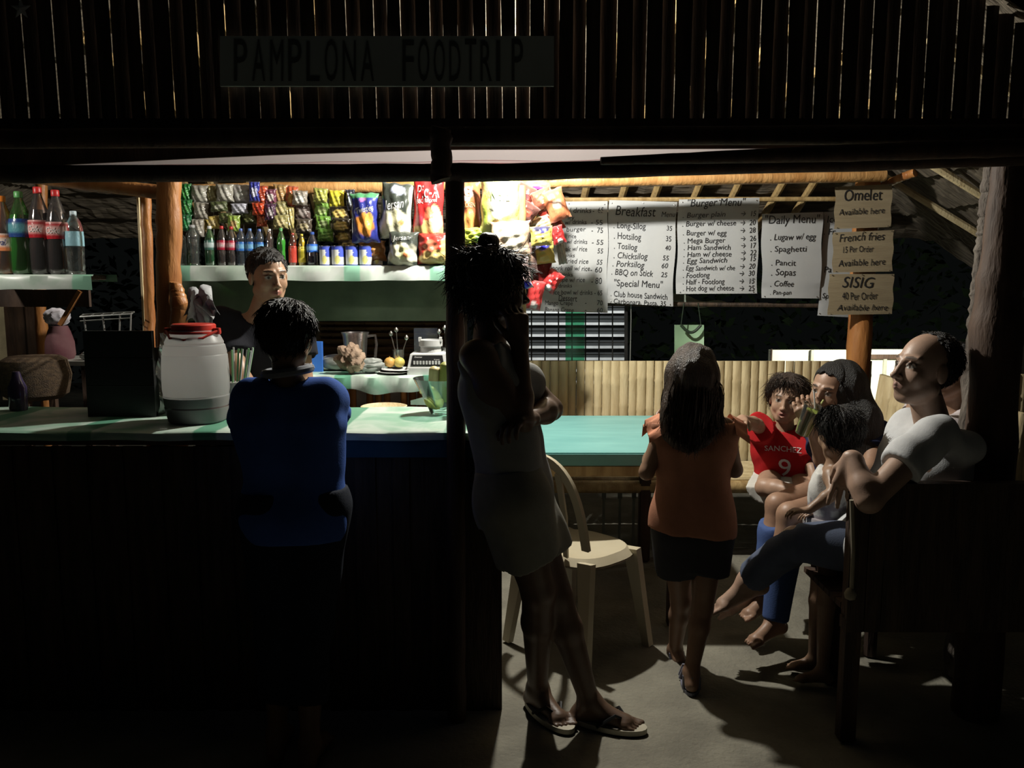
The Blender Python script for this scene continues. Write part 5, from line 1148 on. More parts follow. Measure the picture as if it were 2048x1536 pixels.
def hand_prims(w, d, n, t, s=1., curl=(25, 30, 20), spread=.07, thumb=(.5, .6), fcurl=None):
    # w wrist, d direction of the fingers, n palm normal (the side the fingers curl to), t towards the thumb
    d = unit(d); n = np.array(n, float); n = unit(n-d*(n @ d)); t0 = np.cross(d, n); t = t0 if (t0 @ np.array(t, float)) >= 0 else -t0
    P = []; L = .088*s
    for i, (o, fl) in enumerate(((-.030, .062), (-.0105, .076), (.0105, .083), (.030, .074))):
        kn = w+d*(L*(1 if 0 < i < 3 else .95))+t*o*s
        P.append(cone(w+t*o*.55*s, kn, .0135*s, .0115*s, .014*s))
        dd = unit(d+t*o/.03*spread); nn = unit(n-dd*(n @ dd)); p = kn; cr = fcurl[i] if fcurl else curl
        for j, (fr, a) in enumerate(((.45, cr[0]), (.31, cr[1]), (.24, cr[2]))):
            a = math.radians(a); dd, nn = dd*math.cos(a)+nn*math.sin(a), nn*math.cos(a)-dd*math.sin(a)
            q = p+dd*fl*s*fr; P.append(cone(p, q, (.0094-.0009*j)*s, (.0086-.0012*j)*s, .0025*s)); p = q
    b = w+t*.022*s+d*.018*s+n*.006*s; m = b+(d*.62+t*thumb[0]+n*.25)*.040*s; P.append(cone(b, m, .0145*s, .0115*s, .010*s))
    q = m+unit(d*.85+t*thumb[0]*.5+n*thumb[1])*.034*s; P.append(cone(m, q, .0108*s, .0098*s, .003*s)); e = q+unit(d*.95+n*thumb[1])*.024*s; P.append(cone(q, e, .0096*s, .0078*s, .003*s))
    return P
def foot_prims(an, toe, s=1., h=.07):
    # an ankle, toe direction; returns the foot with toes
    d = unit(toe); up = np.array([0, 0, 1.]) if abs(d[2]) < .75 else unit(np.array([d[0], d[1], 0])+1e-6)*-1; up = unit(up-d*(up @ d)); t = np.cross(d, up)
    heel = an-up*(h-.026)*s-d*.035*s; ball = an-up*(h-.018)*s+d*.125*s
    P = [cone(an, heel, .034*s, .028*s, .02*s), cone(heel, ball, .026*s, .024*s, .02*s), cone(an, ball, .032*s, .018*s, .03*s), cone(ball-t*.022*s, ball+t*.022*s, .018*s, .017*s, .012*s)]
    for i in range(5):
        o = (-.030+.0150*i)*s; l = (.050-.005*i)*s; P.append(cone(ball+t*o, ball+t*o+d*l-up*.006*s, (.0115 if i == 0 else .0085)*s, (.0100 if i == 0 else .0070)*s, .003*s))
    return P, ball+d*.04*s, heel
SK_T = (.33, .185, .105); SK_L = (.56, .36, .26)
def person(name, label, s, pel, neck, side, headc, hR, arms, legs, skin, hs=1., lips=None, child=False, mouth=0., nose=1., build=1., head_kw={}, fat=1., hipw=.085, shw=.165, group=None, fineface=.0026, sh_off=((0, 0, 0), (0, 0, 0)), extra=()):
    """side = unit vector to the person's right; arms/legs = [right, left]"""
    R_ = {}; side = unit(side); pel = V3(pel); neck = V3(neck); up = unit(neck-pel); fwd = np.cross(up, side); headc = V3(headc)
    sh = [neck-up*.055*s+side*shw*s+V3(sh_off[0]), neck-up*.055*s-side*shw*s+V3(sh_off[1])]; hip = [pel+side*hipw*s, pel-side*hipw*s]
    T = []
    for g in (1, -1):
        T += [cone(pel+side*g*.072*s, pel+up*.17*s+side*g*.058*s, .098*s*fat*build, .088*s*fat*build, .04*s), cone(pel+up*.17*s+side*g*.058*s+fwd*.008*s, neck-up*.16*s+side*g*.078*s, .088*s*fat*build, .100*s*build, .05*s)]
    for g, q in ((0, 1), (1, -1)):
        T += [cone(neck-up*.075*s+side*q*.05*s, sh[g]-side*q*.01*s, .062*s*build, .050*s*build, .04*s)]
    R_['torso'] = T
    R_['neck'] = [cone(neck-up*.05*s, headc-hR[:, 2]*.06*s*hs-hR[:, 1]*.012*s, .058*s*build, .048*s*build, .03*s)]
    R_['head'] = head_prims(headc, hR, s*hs, child, mouth, nose)
    for i, a in enumerate(arms):
        el, wr = V3(a['el']), V3(a['wr']); sh_ = V3(a['sh']) if 'sh' in a else sh[i]; b = build
        R_['ua%d' % i] = [cone(sh_, el, .050*s*b, .037*s*b, .03*s)]
        md = el+(wr-el)*.3; R_['fa%d' % i] = [cone(el, md, .037*s*b, .039*s*b, .02*s), cone(md, wr, .038*s*b, .025*s*b, .02*s)]
        R_['ha%d' % i] = hand_prims(wr, a['d'], a['n'], a['t'], s*a.get('hs', 1.), **a.get('kw', {})); a['sh_'] = sh_
    ft = []
    for i, l in enumerate(legs):
        kn, an = V3(l['kn']), V3(l['an']); b = build*l.get('b', 1); hp = hip[i]
        R_['th%d' % i] = [cone(hp, kn, .088*s*b, .056*s*b, .04*s)]
        md = kn+(an-kn)*.3; R_['ca%d' % i] = [cone(kn, md, .053*s*b, .055*s*b, .02*s), cone(md, an, .054*s*b, .035*s*b, .02*s)]
        fp, tip, heel = foot_prims(an, l['toe'], s); R_['fo%d' % i] = fp; ft.append((an, heel, tip))
    allp = []
    for k in ['torso', 'neck', 'th0', 'th1', 'ca0', 'ca1', 'fo0', 'fo1', 'ua0', 'ua1', 'fa0', 'fa1', 'ha0', 'ha1', 'head']:
        if k in R_: allp += R_[k]
    allp += list(extra)
    fine = [(headc+hR[:, 1]*.03*s, .125*s*hs, fineface)]
    if fineface < .004:
        for a in arms: fine.append((V3(a['wr'])+unit(a['d'])*.07*s, .11*s, .0042))
    base = (pel[0], pel[1], 0)
    e = empty(name, base, label, 'person', group)
    me, V = sdfmesh('body', allp, .0075, fine)
    col = np.tile(np.array(skin, float), (len(V), 1))
    head_colors(V, col, headc, hR, s*hs, skin, lips or (skin[0]*.85, skin[1]*.55, skin[2]*.6), **head_kw)
    paint(me, col); link('body', me, vc_skin, e)
    R_.update(dict(e=e, s=s, pel=pel, neck=neck, side=side, up=up, fwd=fwd, headc=headc, hR=hR, hs=s*hs, sh=sh, hip=hip, arms=arms, legs=legs, feet=ft)); return R_
def inflate(prims, t, k=None, cutat=None):
    out = []
    for p in prims:
        q = dict(p)
        if q['t'] == 'c': q['ra'] = p['ra']+t; q['rb'] = p['rb']+t
        else: q['r'] = p['r']+t
        if k: q['k'] = k
        out.append(q)
    return out
def cutseg(prims, f, t, flare=0.):
    # first prim only, shortened to the fraction f of its length with a flat end
    p = prims[0]; b = p['a']+(p['b']-p['a'])*f; rb = p['ra']+(p['rb']-p['ra'])*f
    return cone(p['a'], b+unit(p['b']-p['a'])*.0, p['ra']+t, rb+t+flare, p['k'], cut=True)
def garment(name, P, prims, color, planes=(), m=None, h=.0075, fold=.004, seed=0, colf=None, lab=None, collar=0):
    def post(D, X, Y_, Z_):
        if collar:
            nk = pd(cone(P['neck']-P['up']*.012*P['s'], P['headc'], collar*P['s'], collar*P['s']), X, Y_, Z_); D = np.maximum(D, -nk)
        for (p, n) in planes:
            p = V3(p); n = unit(n); D = np.maximum(D, (X-p[0])*n[0]+(Y_-p[1])*n[1]+(Z_-p[2])*n[2])
        return D
    me, V = sdfmesh(name, prims, h, (), post, folds(fold, 26, seed) if fold else None)
    col = np.tile(np.array(color, float), (len(V), 1)); 
    if colf: col = colf(V, col)
    paint(me, col); o = link(name, me, m or vc_cloth, P['e'], lab); return o, me
def hairmass(P, m, inf=.012, cuty=.03, slope=.8, low=-.085, extra=(), strands=260, length=.05, name='hair', amp=.004, back=.0, messy=.5, seed=0, lat=1., endpts=None, rad=.0013, down=.6, lowcut=True):
    c, R, s = P['headc'], P['hR'], P['hs']
    L = lambda x, y, z: c+R @ (np.array([x, y, z])*s)
    pr = [ell(L(0, -.020, .036), np.array([.074+inf, .094+inf, .083+inf])*s*np.array([lat, 1, 1]), R, .01)]
    ex = list(extra)
    def post(D, X, Y_, Z_):
        q = [R[0, i]*(X-c[0])+R[1, i]*(Y_-c[1])+R[2, i]*(Z_-c[2]) for i in range(3)]
        D1 = np.maximum(D, q[1]-slope*(q[2]-.03*s)-cuty*s+.006*np.sin(q[0]*150)+.004*np.sin(q[0]*330+q[2]*200))
        if lowcut: D1 = np.maximum(D1, low*s-q[2])
        return D1
    kk = np.random.RandomState(seed).randn(4, 3)*90
    def disp(X, Y_, Z_):
        r = 0
        for k in kk: r = r+np.sin(k[0]*X+k[1]*Y_+k[2]*Z_*.3)
        return (r*amp*.35).astype(np.float32)
    me, V = sdfmesh('hair', pr, .005, (), post, disp)
    vs = [V]; mb = MB(); mb.v = [tuple(v) for v in np.array([x.co for x in me.vertices])]; mb.f = [tuple(p.vertices) for p in me.polygons]; mb.c = [(1, 1, 1)]*len(mb.v); bpy.data.meshes.remove(me)
    if ex:
        me, V = sdfmesh('hair', ex, .006, (), None, disp)
        n = len(mb.v); mb.v += [tuple(x.co) for x in me.vertices]; mb.f += [tuple(i+n for i in p.vertices) for p in me.polygons]; mb.c += [(1, 1, 1)]*len(me.vertices); bpy.data.meshes.remove(me)
    rg = np.random.RandomState(seed+9); k = 0; tries = 0
    strands = int(strands*(3.2 if endpts is None else 1.6))
    while k < strands and tries < strands*9:
        tries += 1
        d = unit(rg.randn(3)); q = np.array([0, -.020, .036])+d*np.array([.074*lat, .094, .083])*1.06
        if q[1] > slope*(q[2]-.03)+cuty-.004 or q[2] < low*.6: continue
        k += 1; p0 = L(*q); nrm = R @ d
        if endpts is None:
            g = np.array([d[0]*.6, -.25+(.75 if q[1] > .02 and q[2] > .06 else 0), -down-.4]); g = g-d*(g @ d)*.92; tang = unit(R @ g)+rg.randn(3)*messy*.38; ln = length*s*(.6+.8*rg.rand()); p0 = p0+nrm*inf*.75*s
            p1 = p0+unit(tang+nrm*.16)*ln*.5; p2 = p1+unit(tang-nrm*(.25 if messy < .8 else -.1)+rg.randn(3)*messy*.35)*ln*.5; mb.tube([p0-nrm*.004, p1, p2], [rad, rad, rad*.3], 3, False)
        else:
            tgt = endpts(rg, q); mid = p0+nrm*.022*s+(tgt-p0)*.35*np.array([1, 1, .6]); w = rg.randn(3)*.007*(1+messy)
            pts = []
            for i in range(9):
                t = i/8; a = p0*(1-t)**2+2*mid*t*(1-t)+tgt*t*t; pts.append(a+w*math.sin(t*7+rg.rand()*.8)*t)
            mb.tube(pts, [rad*1.2, rad*1.2]+[rad]*5+[rad*.8, rad*.3], 3, False)
    return mb.build(name, m, P['e'])
def onto(mb_name, P, target_me, s_list, origin, ux, uy, view, m, off=.0035):
    # letters projected onto a garment: origin + x*ux + y*uy, cast along view
    from mathutils.bvhtree import BVHTree
    bm = bmesh.new(); bm.from_mesh(target_me); bmesh.ops.translate(bm, verts=bm.verts, vec=Vector(P['e'].location)); bmesh.ops.triangulate(bm, faces=bm.faces[:]); bv = BVHTree.FromBMesh(bm)
    mb = MB(); o = Vector(origin); ux = Vector(ux); uy = Vector(uy); vw = Vector(view).normalized()
    def fn(x, y):
        p = o+ux*x+uy*y; h = bv.ray_cast(p-vw*.3, vw); q = h[0] if h[0] is not None else p; return q-vw*off
    for (s_, x, y, size, wd) in s_list:
        v, f = text2d(s_, size); mx = max(a for a, b in v); k = wd/mx if wd else 1
        # densify: subdivide long faces by splitting along bmesh
        b2 = bmesh.new(); vv = [b2.verts.new((x+a*k, y+b, 0)) for a, b in v]
        for q in f:
            try: b2.faces.new([vv[i] for i in q])
            except Exception: pass
        bmesh.ops.triangulate(b2, faces=b2.faces[:]); bmesh.ops.subdivide_edges(b2, edges=b2.edges[:], cuts=2, use_grid_fill=True)
        b2.verts.index_update(); mb.add([fn(a.co.x, a.co.y) for a in b2.verts], [tuple(w.index for w in q.verts) for q in b2.faces]); b2.free()
    bm.free(); return mb.build(mb_name, m, P['e'])
# ---------------------------------------------------------------- 1 leaning person in the middle
f = unit((.99, -.08, 0)); sd = unit((f[1], -f[0], 0)); Yw = 2.56
fa, fb_ = Z(1075, 1418), Z(1180, 1452)
P = person('person', 'person in a pale sleeveless top leaning at the middle post, hand raised to the chin', 1.0, W(1030, 985, Yw), W(972, 672, Yw+.02), sd, W(990, 580, Yw+.03), tilt(frame((.93, .36, 0)), -2, 4),
    [dict(sh=W(950, 712, Yw-.13), el=W(1042, 842, 2.44), wr=W(1040, 690, 2.50), d=(-.12, .15, 1), n=(-.5, .8, 0), t=(-.8, .2, .3), kw=dict(curl=(45, 50, 35))), dict(sh=W(1000, 705, Yw+.15), el=W(1102, 818, 2.66), wr=W(1062, 838, 2.48), d=(-.6, -.75, .05), n=(-.1, -.2, -.8), t=(0, .3, .8), kw=dict(curl=(30, 40, 30)))],
    [dict(kn=W(1075, 1180, Yw-.02), an=Vector((fa.x, fa.y, .075)), toe=(.5, -.75, 0)), dict(kn=W(1112, 1190, Yw+.06), an=Vector((fb_.x, fb_.y+.02, .075)), toe=(.86, -.30, 0))], (.15, .09, .058), hs=1.02, shw=.140, build=.95)
cl = (.40, .40, .38); lo = P['pel']-P['up']*.06
pr = inflate(P['torso'], .012)
o, me = garment('sleeveless_top', P, pr+[ell(P['pel']-P['up']*.02+V3((-.01, 0, 0)), (.145, .125, .16), frame(f), .05)]+[cone(P['arms'][i]['sh_'], P['arms'][i]['sh_']-P['up']*.01, .058, .058, .03) for i in (0, 1)]+[ell(V3(W(1058, 770, 2.64)), (.055, .06, .06), None, .04)], cl, [(P['neck']-P['up']*.035, P['up']*1.0-V3(f)*.25), (P['arms'][0]['sh_'], unit(P['side']+P['up']*.15)), (P['arms'][1]['sh_'], unit(-P['side']+P['up']*.15)), (P['pel']-P['up']*.09, -P['up'])], fold=.008, seed=2)
th = [cutseg(P['th0'], .62, .030, .012), cutseg(P['th1'], .62, .030, .012)]
garment('shorts', P, th+inflate(P['torso'][:1]+P['torso'][2:3], .014), (.34, .33, .28), [(P['pel']+P['up']*.10, P['up'])], fold=.007, seed=3)
c, R, s = P['headc'], P['hR'], P['hs']; LL = lambda x, y, z: c+R @ (np.array([x, y, z])*s)
hx = [ell(LL(0, -.03, .145), (.030, .032, .026), R, .02), ell(LL(-.03, -.09, .02), (.05, .045, .06), R, .03), ell(LL(.03, -.085, .05), (.045, .045, .05), R, .03)]
hairmass(P, hair_m, inf=.018, amp=.007, extra=hx, strands=620, length=.060, messy=1.0, seed=1, low=-.08, cuty=.045)
for i, (an, heel, tip) in enumerate(P['feet']):
    d = tip-heel; d[2] = 0; L_ = np.linalg.norm(d); d = unit(d); t = np.array([d[1], -d[0], 0]); v = []; n = 28
    o0 = (heel+tip)/2; o0[2] = 0
    for z in (.001, .018):
        for k in range(n):
            a = 2*math.pi*k/n; v.append(o0+d*math.cos(a)*(L_/2+.032)+t*math.sin(a)*.048*(1+.15*math.cos(a))+np.array([0, 0, z]))
    mb = MB(); mb.add(v, [tuple(range(n))[::-1], tuple(range(n, 2*n))]+[(k, (k+1) % n, n+(k+1) % n, n+k) for k in range(n)])
    fl = mb.build('flip_flop', mat('pale_rubber', (.55, .50, .38), .6), P['e']); mb = MB(); q = o0+d*.07+np.array([0, 0, .03]); mb.tube([o0+t*.045-d*.03+np.array([0, 0, .015]), o0+t*.03+d*.03+np.array([0, 0, .058]), q, o0-t*.03+d*.03+np.array([0, 0, .058]), o0-t*.045-d*.03+np.array([0, 0, .015])], .006, 6); mb.build('strap', black_m, P['e'])
# ---------------------------------------------------------------- 2 child in blue at the counter
Yb_ = 2.42; hc = W(576, 674, Yb_)
P = person('person', 'dark haired child in a blue polo shirt leaning on the counter', .90, W(590, 1010, Yb_-.02), W(576, 750, Yb_), (1, .05, 0), hc, tilt(frame((.22, 1, 0)), -8, 3),
    [dict(el=W(672, 838, 2.62), wr=W(640, 838, 2.84), d=(-.5, .8, 0), n=(0, 0, -1), t=(-.8, 0, 0)), dict(el=W(485, 850, 2.60), wr=W(520, 842, 2.84), d=(.4, .8, 0), n=(0, 0, -1), t=(.8, 0, 0))],
    [dict(kn=W(618, 1265, Yb_), an=Vector((W(618, 1265, Yb_).x, Yb_-.03, .075)), toe=(.1, 1, 0)), dict(kn=W(556, 1265, Yb_), an=Vector((W(556, 1265, Yb_).x-.02, Yb_+.02, .075)), toe=(-.1, 1, 0))], (.26, .15, .09), hs=.94, child=True, shw=.128, fineface=.0038, build=.88, sh_off=((0, 0, -.015), (0, 0, -.015)))
blu = (.07, .16, .55)
pr = inflate(P['torso'], .016)+[cone(P['pel']-P['up']*.05-P['side']*.05, P['pel']-P['up']*.05+P['side']*.05, .105, .105, .06)]+[cutseg(P['ua%d' % i], .78, .012, .010) for i in (0, 1)]
garment('polo_shirt', P, pr, blu, [(P['pel']-P['up']*.10, -P['up'])], fold=.007, seed=5, collar=.062)
mb = MB(); c = P['neck']+P['up']*.012; mb.tube([Vector(c+V3((.066*math.cos(a), .060*math.sin(a), .008*math.cos(a)))) for a in [2*math.pi*k/20 for k in range(21)]], .013, 8); mb.build('collar', mat('grey_collar', (.34, .36, .40), .85), P['e'])
garment('trousers', P, [cutseg(P['th0'], 1.0, .022), cutseg(P['th1'], 1.0, .022)]+[cone(V3(l['kn']), V3(l['kn'])*.4+V3(l['an'])*.6, .068, .062, .03, True) for l in P['legs']]+inflate([P['torso'][0], P['torso'][2]], .008), (.03, .035, .05), [(P['pel']+P['up']*.05, P['up'])], fold=.006, seed=6)
hairmass(P, hair_m, inf=.014, strands=420, length=.045, seed=4, low=-.09, cuty=.035, slope=.55, amp=.005, messy=.35, down=1.0)
# ---------------------------------------------------------------- 3 seller behind the counter
Ys = 3.34; f = unit((.62, -.80, 0))
P = person('person', 'seller in a black t-shirt behind the counter, hair pulled back, looking to one side', .93, W(515, 905, Ys+.05), W(518, 622, Ys+.03), (-.97, -.25, 0), W(537, 553, Ys), tilt(frame(f), -6, 2),
    [dict(el=W(489, 765, 3.22), wr=W(520, 815, 3.08), d=(.7, -.6, -.2), n=(0, .1, -1), t=(.6, .4, .3)), dict(el=W(610, 770, 3.36), wr=W(590, 822, 3.18), d=(-.5, -.8, 0), n=(0, 0, -1), t=(-.8, .3, .2))],
    [dict(kn=Vector((-1.1, 3.36, .45)), an=Vector((-1.1, 3.42, .07)), toe=(0, -1, 0)), dict(kn=Vector((-.94, 3.36, .45)), an=Vector((-.92, 3.42, .07)), toe=(0, -1, 0))], (.46, .27, .165), hs=1.0, shw=.165, lips=(.42, .17, .13), head_kw=dict(brow=(.05, .03, .02)))
pr = inflate(P['torso'], .014)+[cutseg(P['ua%d' % i], .55, .020, .010) for i in (0, 1)]
garment('black_tshirt', P, pr, (.022, .022, .028), [], fold=.006, seed=8, collar=.074)
garment('trousers', P, [cutseg(P['th0'], 1.0, .02), cutseg(P['th1'], 1.0, .02)]+inflate([P['torso'][0], P['torso'][2]], .008), (.03, .03, .04), [(P['pel']+P['up']*.05, P['up'])])
c, R, s = P['headc'], P['hR'], P['hs']; LL = lambda x, y, z: c+R @ (np.array([x, y, z])*s)
hairmass(P, hair_m, inf=.006, extra=[ell(LL(0, -.125, .0), (.040, .040, .045), R, .03)], strands=160, length=.02, seed=6, low=-.07, cuty=.028, slope=.95, amp=.003, messy=.12, down=.2)
# ---------------------------------------------------------------- 4 long haired girl in orange
Yg_ = 3.0; hc = W(1384, 752, Yg_)
P = person('person', 'child with very long dark hair in an orange top, standing with their back to us', .80, W(1384, 1062, Yg_), W(1390, 832, Yg_), (1, -.05, 0), hc, tilt(frame((-.10, 1, 0)), -10, 0),
    [dict(el=W(1470, 940, 2.98), wr=W(1428, 880, 3.20), d=(-.7, .2, .6), n=(-.3, 1, 0), t=(0, .2, 1)), dict(el=W(1293, 945, 2.98), wr=W(1318, 862, 3.16), d=(.5, .1, .8), n=(.3, 1, 0), t=(0, .2, 1))],
    [dict(kn=W(1405, 1215, Yg_-.04), an=Vector(Z(1382, 1378))+Vector((0, 0, .065)), toe=(.1, -.2, -.1) if 0 else (.15, 1, 0)), dict(kn=W(1362, 1200, Yg_+.06), an=W(1350, 1300, Yg_+.16), toe=(-.2, .8, -.35))], (.30, .175, .11), hs=1.12, child=True, shw=.140, fineface=.0038, build=.88)
og = (.46, .21, .13)
pr = inflate(P['torso'], .018)+[cone(P['pel']-P['side']*.055-P['up']*.0, P['pel']+P['side']*.055-P['up']*.0, .090, .090, .05), cone(P['pel']-P['side']*.06+P['up']*.08, P['pel']+P['side']*.06+P['up']*.08, .085, .085, .06)]
o, me = garment('orange_top', P, pr+[ell(P['sh'][i], (.055, .06, .045), None, .03) for i in (0, 1)], og, [(P['neck']-P['up']*.02, P['up']), (P['pel']+P['up']*.0, unit(-P['up']+V3((-.10, 0, 0))))], fold=.008, seed=9)
for i in (0, 1):      # frilled shoulders
    s0 = Vector(P['sh'][i]); q = Vector(P['side'])*(1 if i == 0 else -1); mb = MB()
    mb.sheet(lambda u, v: s0+q*(.018+.050*v)+Vector((0, (u-.5)*.17, .052-.035*v-.12*(u-.5)**2*2+.011*math.sin(u*24)*v)), 30, 6, .002); mb.build('frill', mat('orange_cloth', (.66, .27, .15), .85), P['e'])
garment('shorts', P, [cutseg(P['th0'], .55, .026, .01), cutseg(P['th1'], .55, .026, .01)]+inflate([P['torso'][0], P['torso'][2]], .010), (.05, .05, .055), [(P['pel']+P['up']*.05, P['up'])], fold=.006, seed=10)
def sandal(P, col, h_=.012, lab=None):
    for i, (an, heel, tip) in enumerate(P['feet']):
        d = unit(tip-heel); t = unit(np.cross(d, (0, 0, 1))); u = np.cross(t, d); L_ = np.linalg.norm(tip-heel); o0 = (heel+tip)/2-u*.028*P['s']; s = P['s']; v = []; n = 24
        for z in (-h_, 0):
            for k in range(n): a = 2*math.pi*k/n; v.append(o0+d*math.cos(a)*(L_/2+.028*s)+t*math.sin(a)*.045*s+u*z)
        mb = MB(); mb.add(v, [tuple(range(n))[::-1], tuple(range(n, 2*n))]+[(k, (k+1) % n, n+(k+1) % n, n+k) for k in range(n)])
        for dd_ in (.02, .05): mb.tube([o0+t*.045*s+d*dd_, o0+t*.03*s+d*dd_+u*.05*s, o0-t*.03*s+d*dd_+u*.05*s, o0-t*.045*s+d*dd_], .007, 6)
        mb.tube([o0+t*.035*s-d*.08*s, o0+t*.035*s-d*.08*s+u*.06*s, o0-d*.11*s+u*.065*s, o0-t*.035*s-d*.08*s+u*.06*s, o0-t*.035*s-d*.08*s], .006, 6); mb.build('sandal', mat(*col), P['e'])
sandal(P, ('sandal_grey', (.20, .20, .26), .5))
def ends(rg, q):
    x = q[0]/.08; a = (rg.rand()-.5)*.3; px = 1384+x*58+a*60; py = 890+24*rg.rand()-abs(x)*50
    return np.array(W(px, py, Yg_-.13-.05*(1-abs(x))+(.05 if abs(x) > .8 else 0)))
hp = W(1386, 860, Yg_-.07)
hx = [ell(V3(W(1384, 756, Yg_-.03)), (.100, .105, .115), None, .05), ell(V3(W(1378, 830, Yg_-.07)), (.104, .065, .11), None, .06), ell(V3(W(1378, 868, Yg_-.085)), (.085, .048, .06), None, .05)]
hairmass(P, hair_b, inf=.016, extra=hx, strands=620, seed=7, low=-.10, cuty=.04, slope=.5, amp=.004, messy=.5, endpts=ends, rad=.0022)
# ---------------------------------------------------------------- 5 small child in red
Yr = 3.82; hc = W(1573, 800, Yr); s = .76
kn0 = W(1540, 985, 3.60)
P = person('person', 'small child in a red number nine shirt and white shorts reaching out from the bench', s, W(1572, 962, Yr+.04), W(1570, 852, Yr+.02), unit((-.86, .38, 0)), hc, tilt(frame((-.42, -.90, 0)), -2, -6),
    [dict(el=W(1514, 850, 3.66), wr=W(1484, 838, 3.50), d=(-.35, -.93, .02), n=(0, 0, -1), t=(.9, -.3, 0)), dict(el=W(1622, 925, 3.76), wr=W(1632, 966, 3.64), d=(.0, -.8, -.3), n=(0, 0, -1), t=(-1, 0, 0))],
    [dict(kn=W(1530, 975, 3.62), an=W(1600, 985, 3.48), toe=(.9, -.2, -.2)), dict(kn=W(1608, 985, 3.58), an=W(1560, 1120, 3.50), toe=(-.2, -1, -.2))], (.50, .31, .21), hs=1.20, child=True, mouth=.6, shw=.135, lips=(.50, .22, .18), nose=.7, head_kw=dict(brow=(.12, .07, .04)), fineface=.0028)
pr = inflate(P['torso'], .020)+[cutseg(P['ua%d' % i], .72, .022, .016) for i in (0, 1)]
o, me = garment('red_shirt', P, pr, (.55, .022, .025), [(P['pel']+P['up']*.0, -P['up'])], fold=.006, seed=12, h=.006, collar=.066)
ux = -P['side']; uy = P['up']; fw = P['fwd']
onto('shirt_print', P, me, [('SANCHEZ', -.088, .075, .034, .165), ('9', -.030, -.045, .125, .06)], P['pel']+P['up']*.10+ux*.004, ux, uy, -fw, mat('white_print', (.78, .74, .72), .6))
garment('white_shorts', P, [cutseg(P['th0'], .86, .024, .012), cutseg(P['th1'], .86, .024, .012)]+inflate([P['torso'][0], P['torso'][2]], .012), (.74, .72, .66), [(P['pel']+P['up']*.05, P['up'])], fold=.005, seed=13)
hairmass(P, hair_b, inf=.020, strands=520, length=.070, seed=8, low=-.085, cuty=.022, slope=.72, amp=.006, messy=.38, down=1.1)
# ---------------------------------------------------------------- 6 girl with the drink
Yd = 3.42; hc = W(1662, 782, Yd); f = unit((-.78, -.62, 0))
P = person('person', 'older child with long black hair in a navy top drinking through a straw', .90, W(1710, 985, Yd+.10), W(1692, 842, Yd+.04), unit((f[1], -f[0], 0)), hc, tilt(frame(f), -4, -8),
    [dict(el=W(1655, 945, 3.28), wr=W(1622, 850, 3.14), d=(-.45, -.15, .8), n=(-.2, .9, .2) if 0 else (.35, .9, .1), t=(.7, 0, .6), kw=dict(curl=(40, 45, 30), thumb=(.7, .7))), dict(el=W(1740, 940, 3.22), wr=W(1690, 985, 3.10), d=(-.8, -.2, 0), n=(0, 0, -1), t=(0, .8, 0))],
    [dict(kn=W(1556, 1010, 3.34), an=W(1535, 1190, 3.3), toe=(-.8, -.5, -.1)), dict(kn=W(1580, 1030, 3.15), an=W(1550, 1240, 3.12), toe=(-.8, -.5, -.1))], (.42, .25, .165), hs=1.06, child=True, shw=.150, head_kw=dict(brow=(.03, .02, .015)), lips=(.36, .15, .12))
def navy(V, col):
    for (px, py, r) in ((1700, 830, .030), (1712, 845, .022), (1655, 850, .014)):
        q = V3(W(px, py, 3.3)); d = np.hypot(V[:, 0]-q[0], V[:, 2]-q[2]); m = np.clip(1.6-d/r, 0, 1)[:, None]; col = col*(1-m)+np.array((.26, .32, .62))*m
    return col
pr = inflate(P['torso'], .016)+[cutseg(P['ua%d' % i], .5, .018, .010) for i in (0, 1)]
garment('navy_top', P, pr, (.028, .036, .085), [], fold=.006, seed=14, colf=navy, collar=.066)
garment('blue_jeans', P, [cutseg(P['th0'], 1.0, .016), cutseg(P['th1'], 1.0, .016)]+inflate(P['ca0'][:1]+P['ca1'][:1], .014)+[cone(P['ca%d' % i][1]['a'], P['ca%d' % i][1]['b'], .064, .056, .02, True) for i in (0, 1)]+inflate([P['torso'][0], P['torso'][2]], .010), (.085, .14, .34), [(P['pel']+P['up']*.06, P['up'])], fold=.006, seed=15)
def ends6(rg, q):
    t = rg.rand(); return np.array(W(1735+34*rg.rand()-40*(q[0] > .02), 925+30*rg.rand()-t*30, Yd+.02-.16*rg.rand()))
hx = [ell(V3(W(1682, 778, Yd+.02)), (.110, .112, .125), None, .05), ell(V3(W(1722, 850, Yd-.06)), (.085, .09, .12), None, .06), ell(V3(W(1732, 900, Yd-.07)), (.07, .08, .10), None, .05)]
hairmass(P, hair_m, inf=.012, extra=hx, strands=420, seed=10, low=-.09, cuty=.010, slope=.85, amp=.003, messy=.3, endpts=ends6, rad=.0020)
# cup with the drink
c0, c1 = V3(W(1604, 868, 3.12)), V3(W(1628, 812, 3.09)); ax_ = unit(c1-c0); Lc = np.linalg.norm(c1-c0)
cu = empty('drink_cup', c0, 'clear plastic cup of green fruit shake with a straw held by the seated girl', 'cup')
mb = MB(); mb.lathe(c0, [(.026, 0), (.028, .002), (.038, Lc), (.040, Lc+.002), (.036, Lc+.002), (.025, .004), (.001, .003)], 26, None, ax_); mb.build('cup_wall', clearmat('cup_plastic', (.9, .93, .88), .1), cu)
mb = MB(); mb.lathe(c0+ax_*.003, [(.001, 0), (.0255, .0005), (.0335, Lc*.82), (.001, Lc*.86)], 24, None, ax_); mb.build('shake', mat('green_shake', (.55, .62, .16), .5, (.48, .56, .12), (30, 30, 30)), cu)
mb = MB(); mb.tube([c0+ax_*.01, V3(W(1647, 800, 3.17))], .0035, 8); mb.build('straw', mat('lime_straw', (.62, .68, .25), .4), cu)
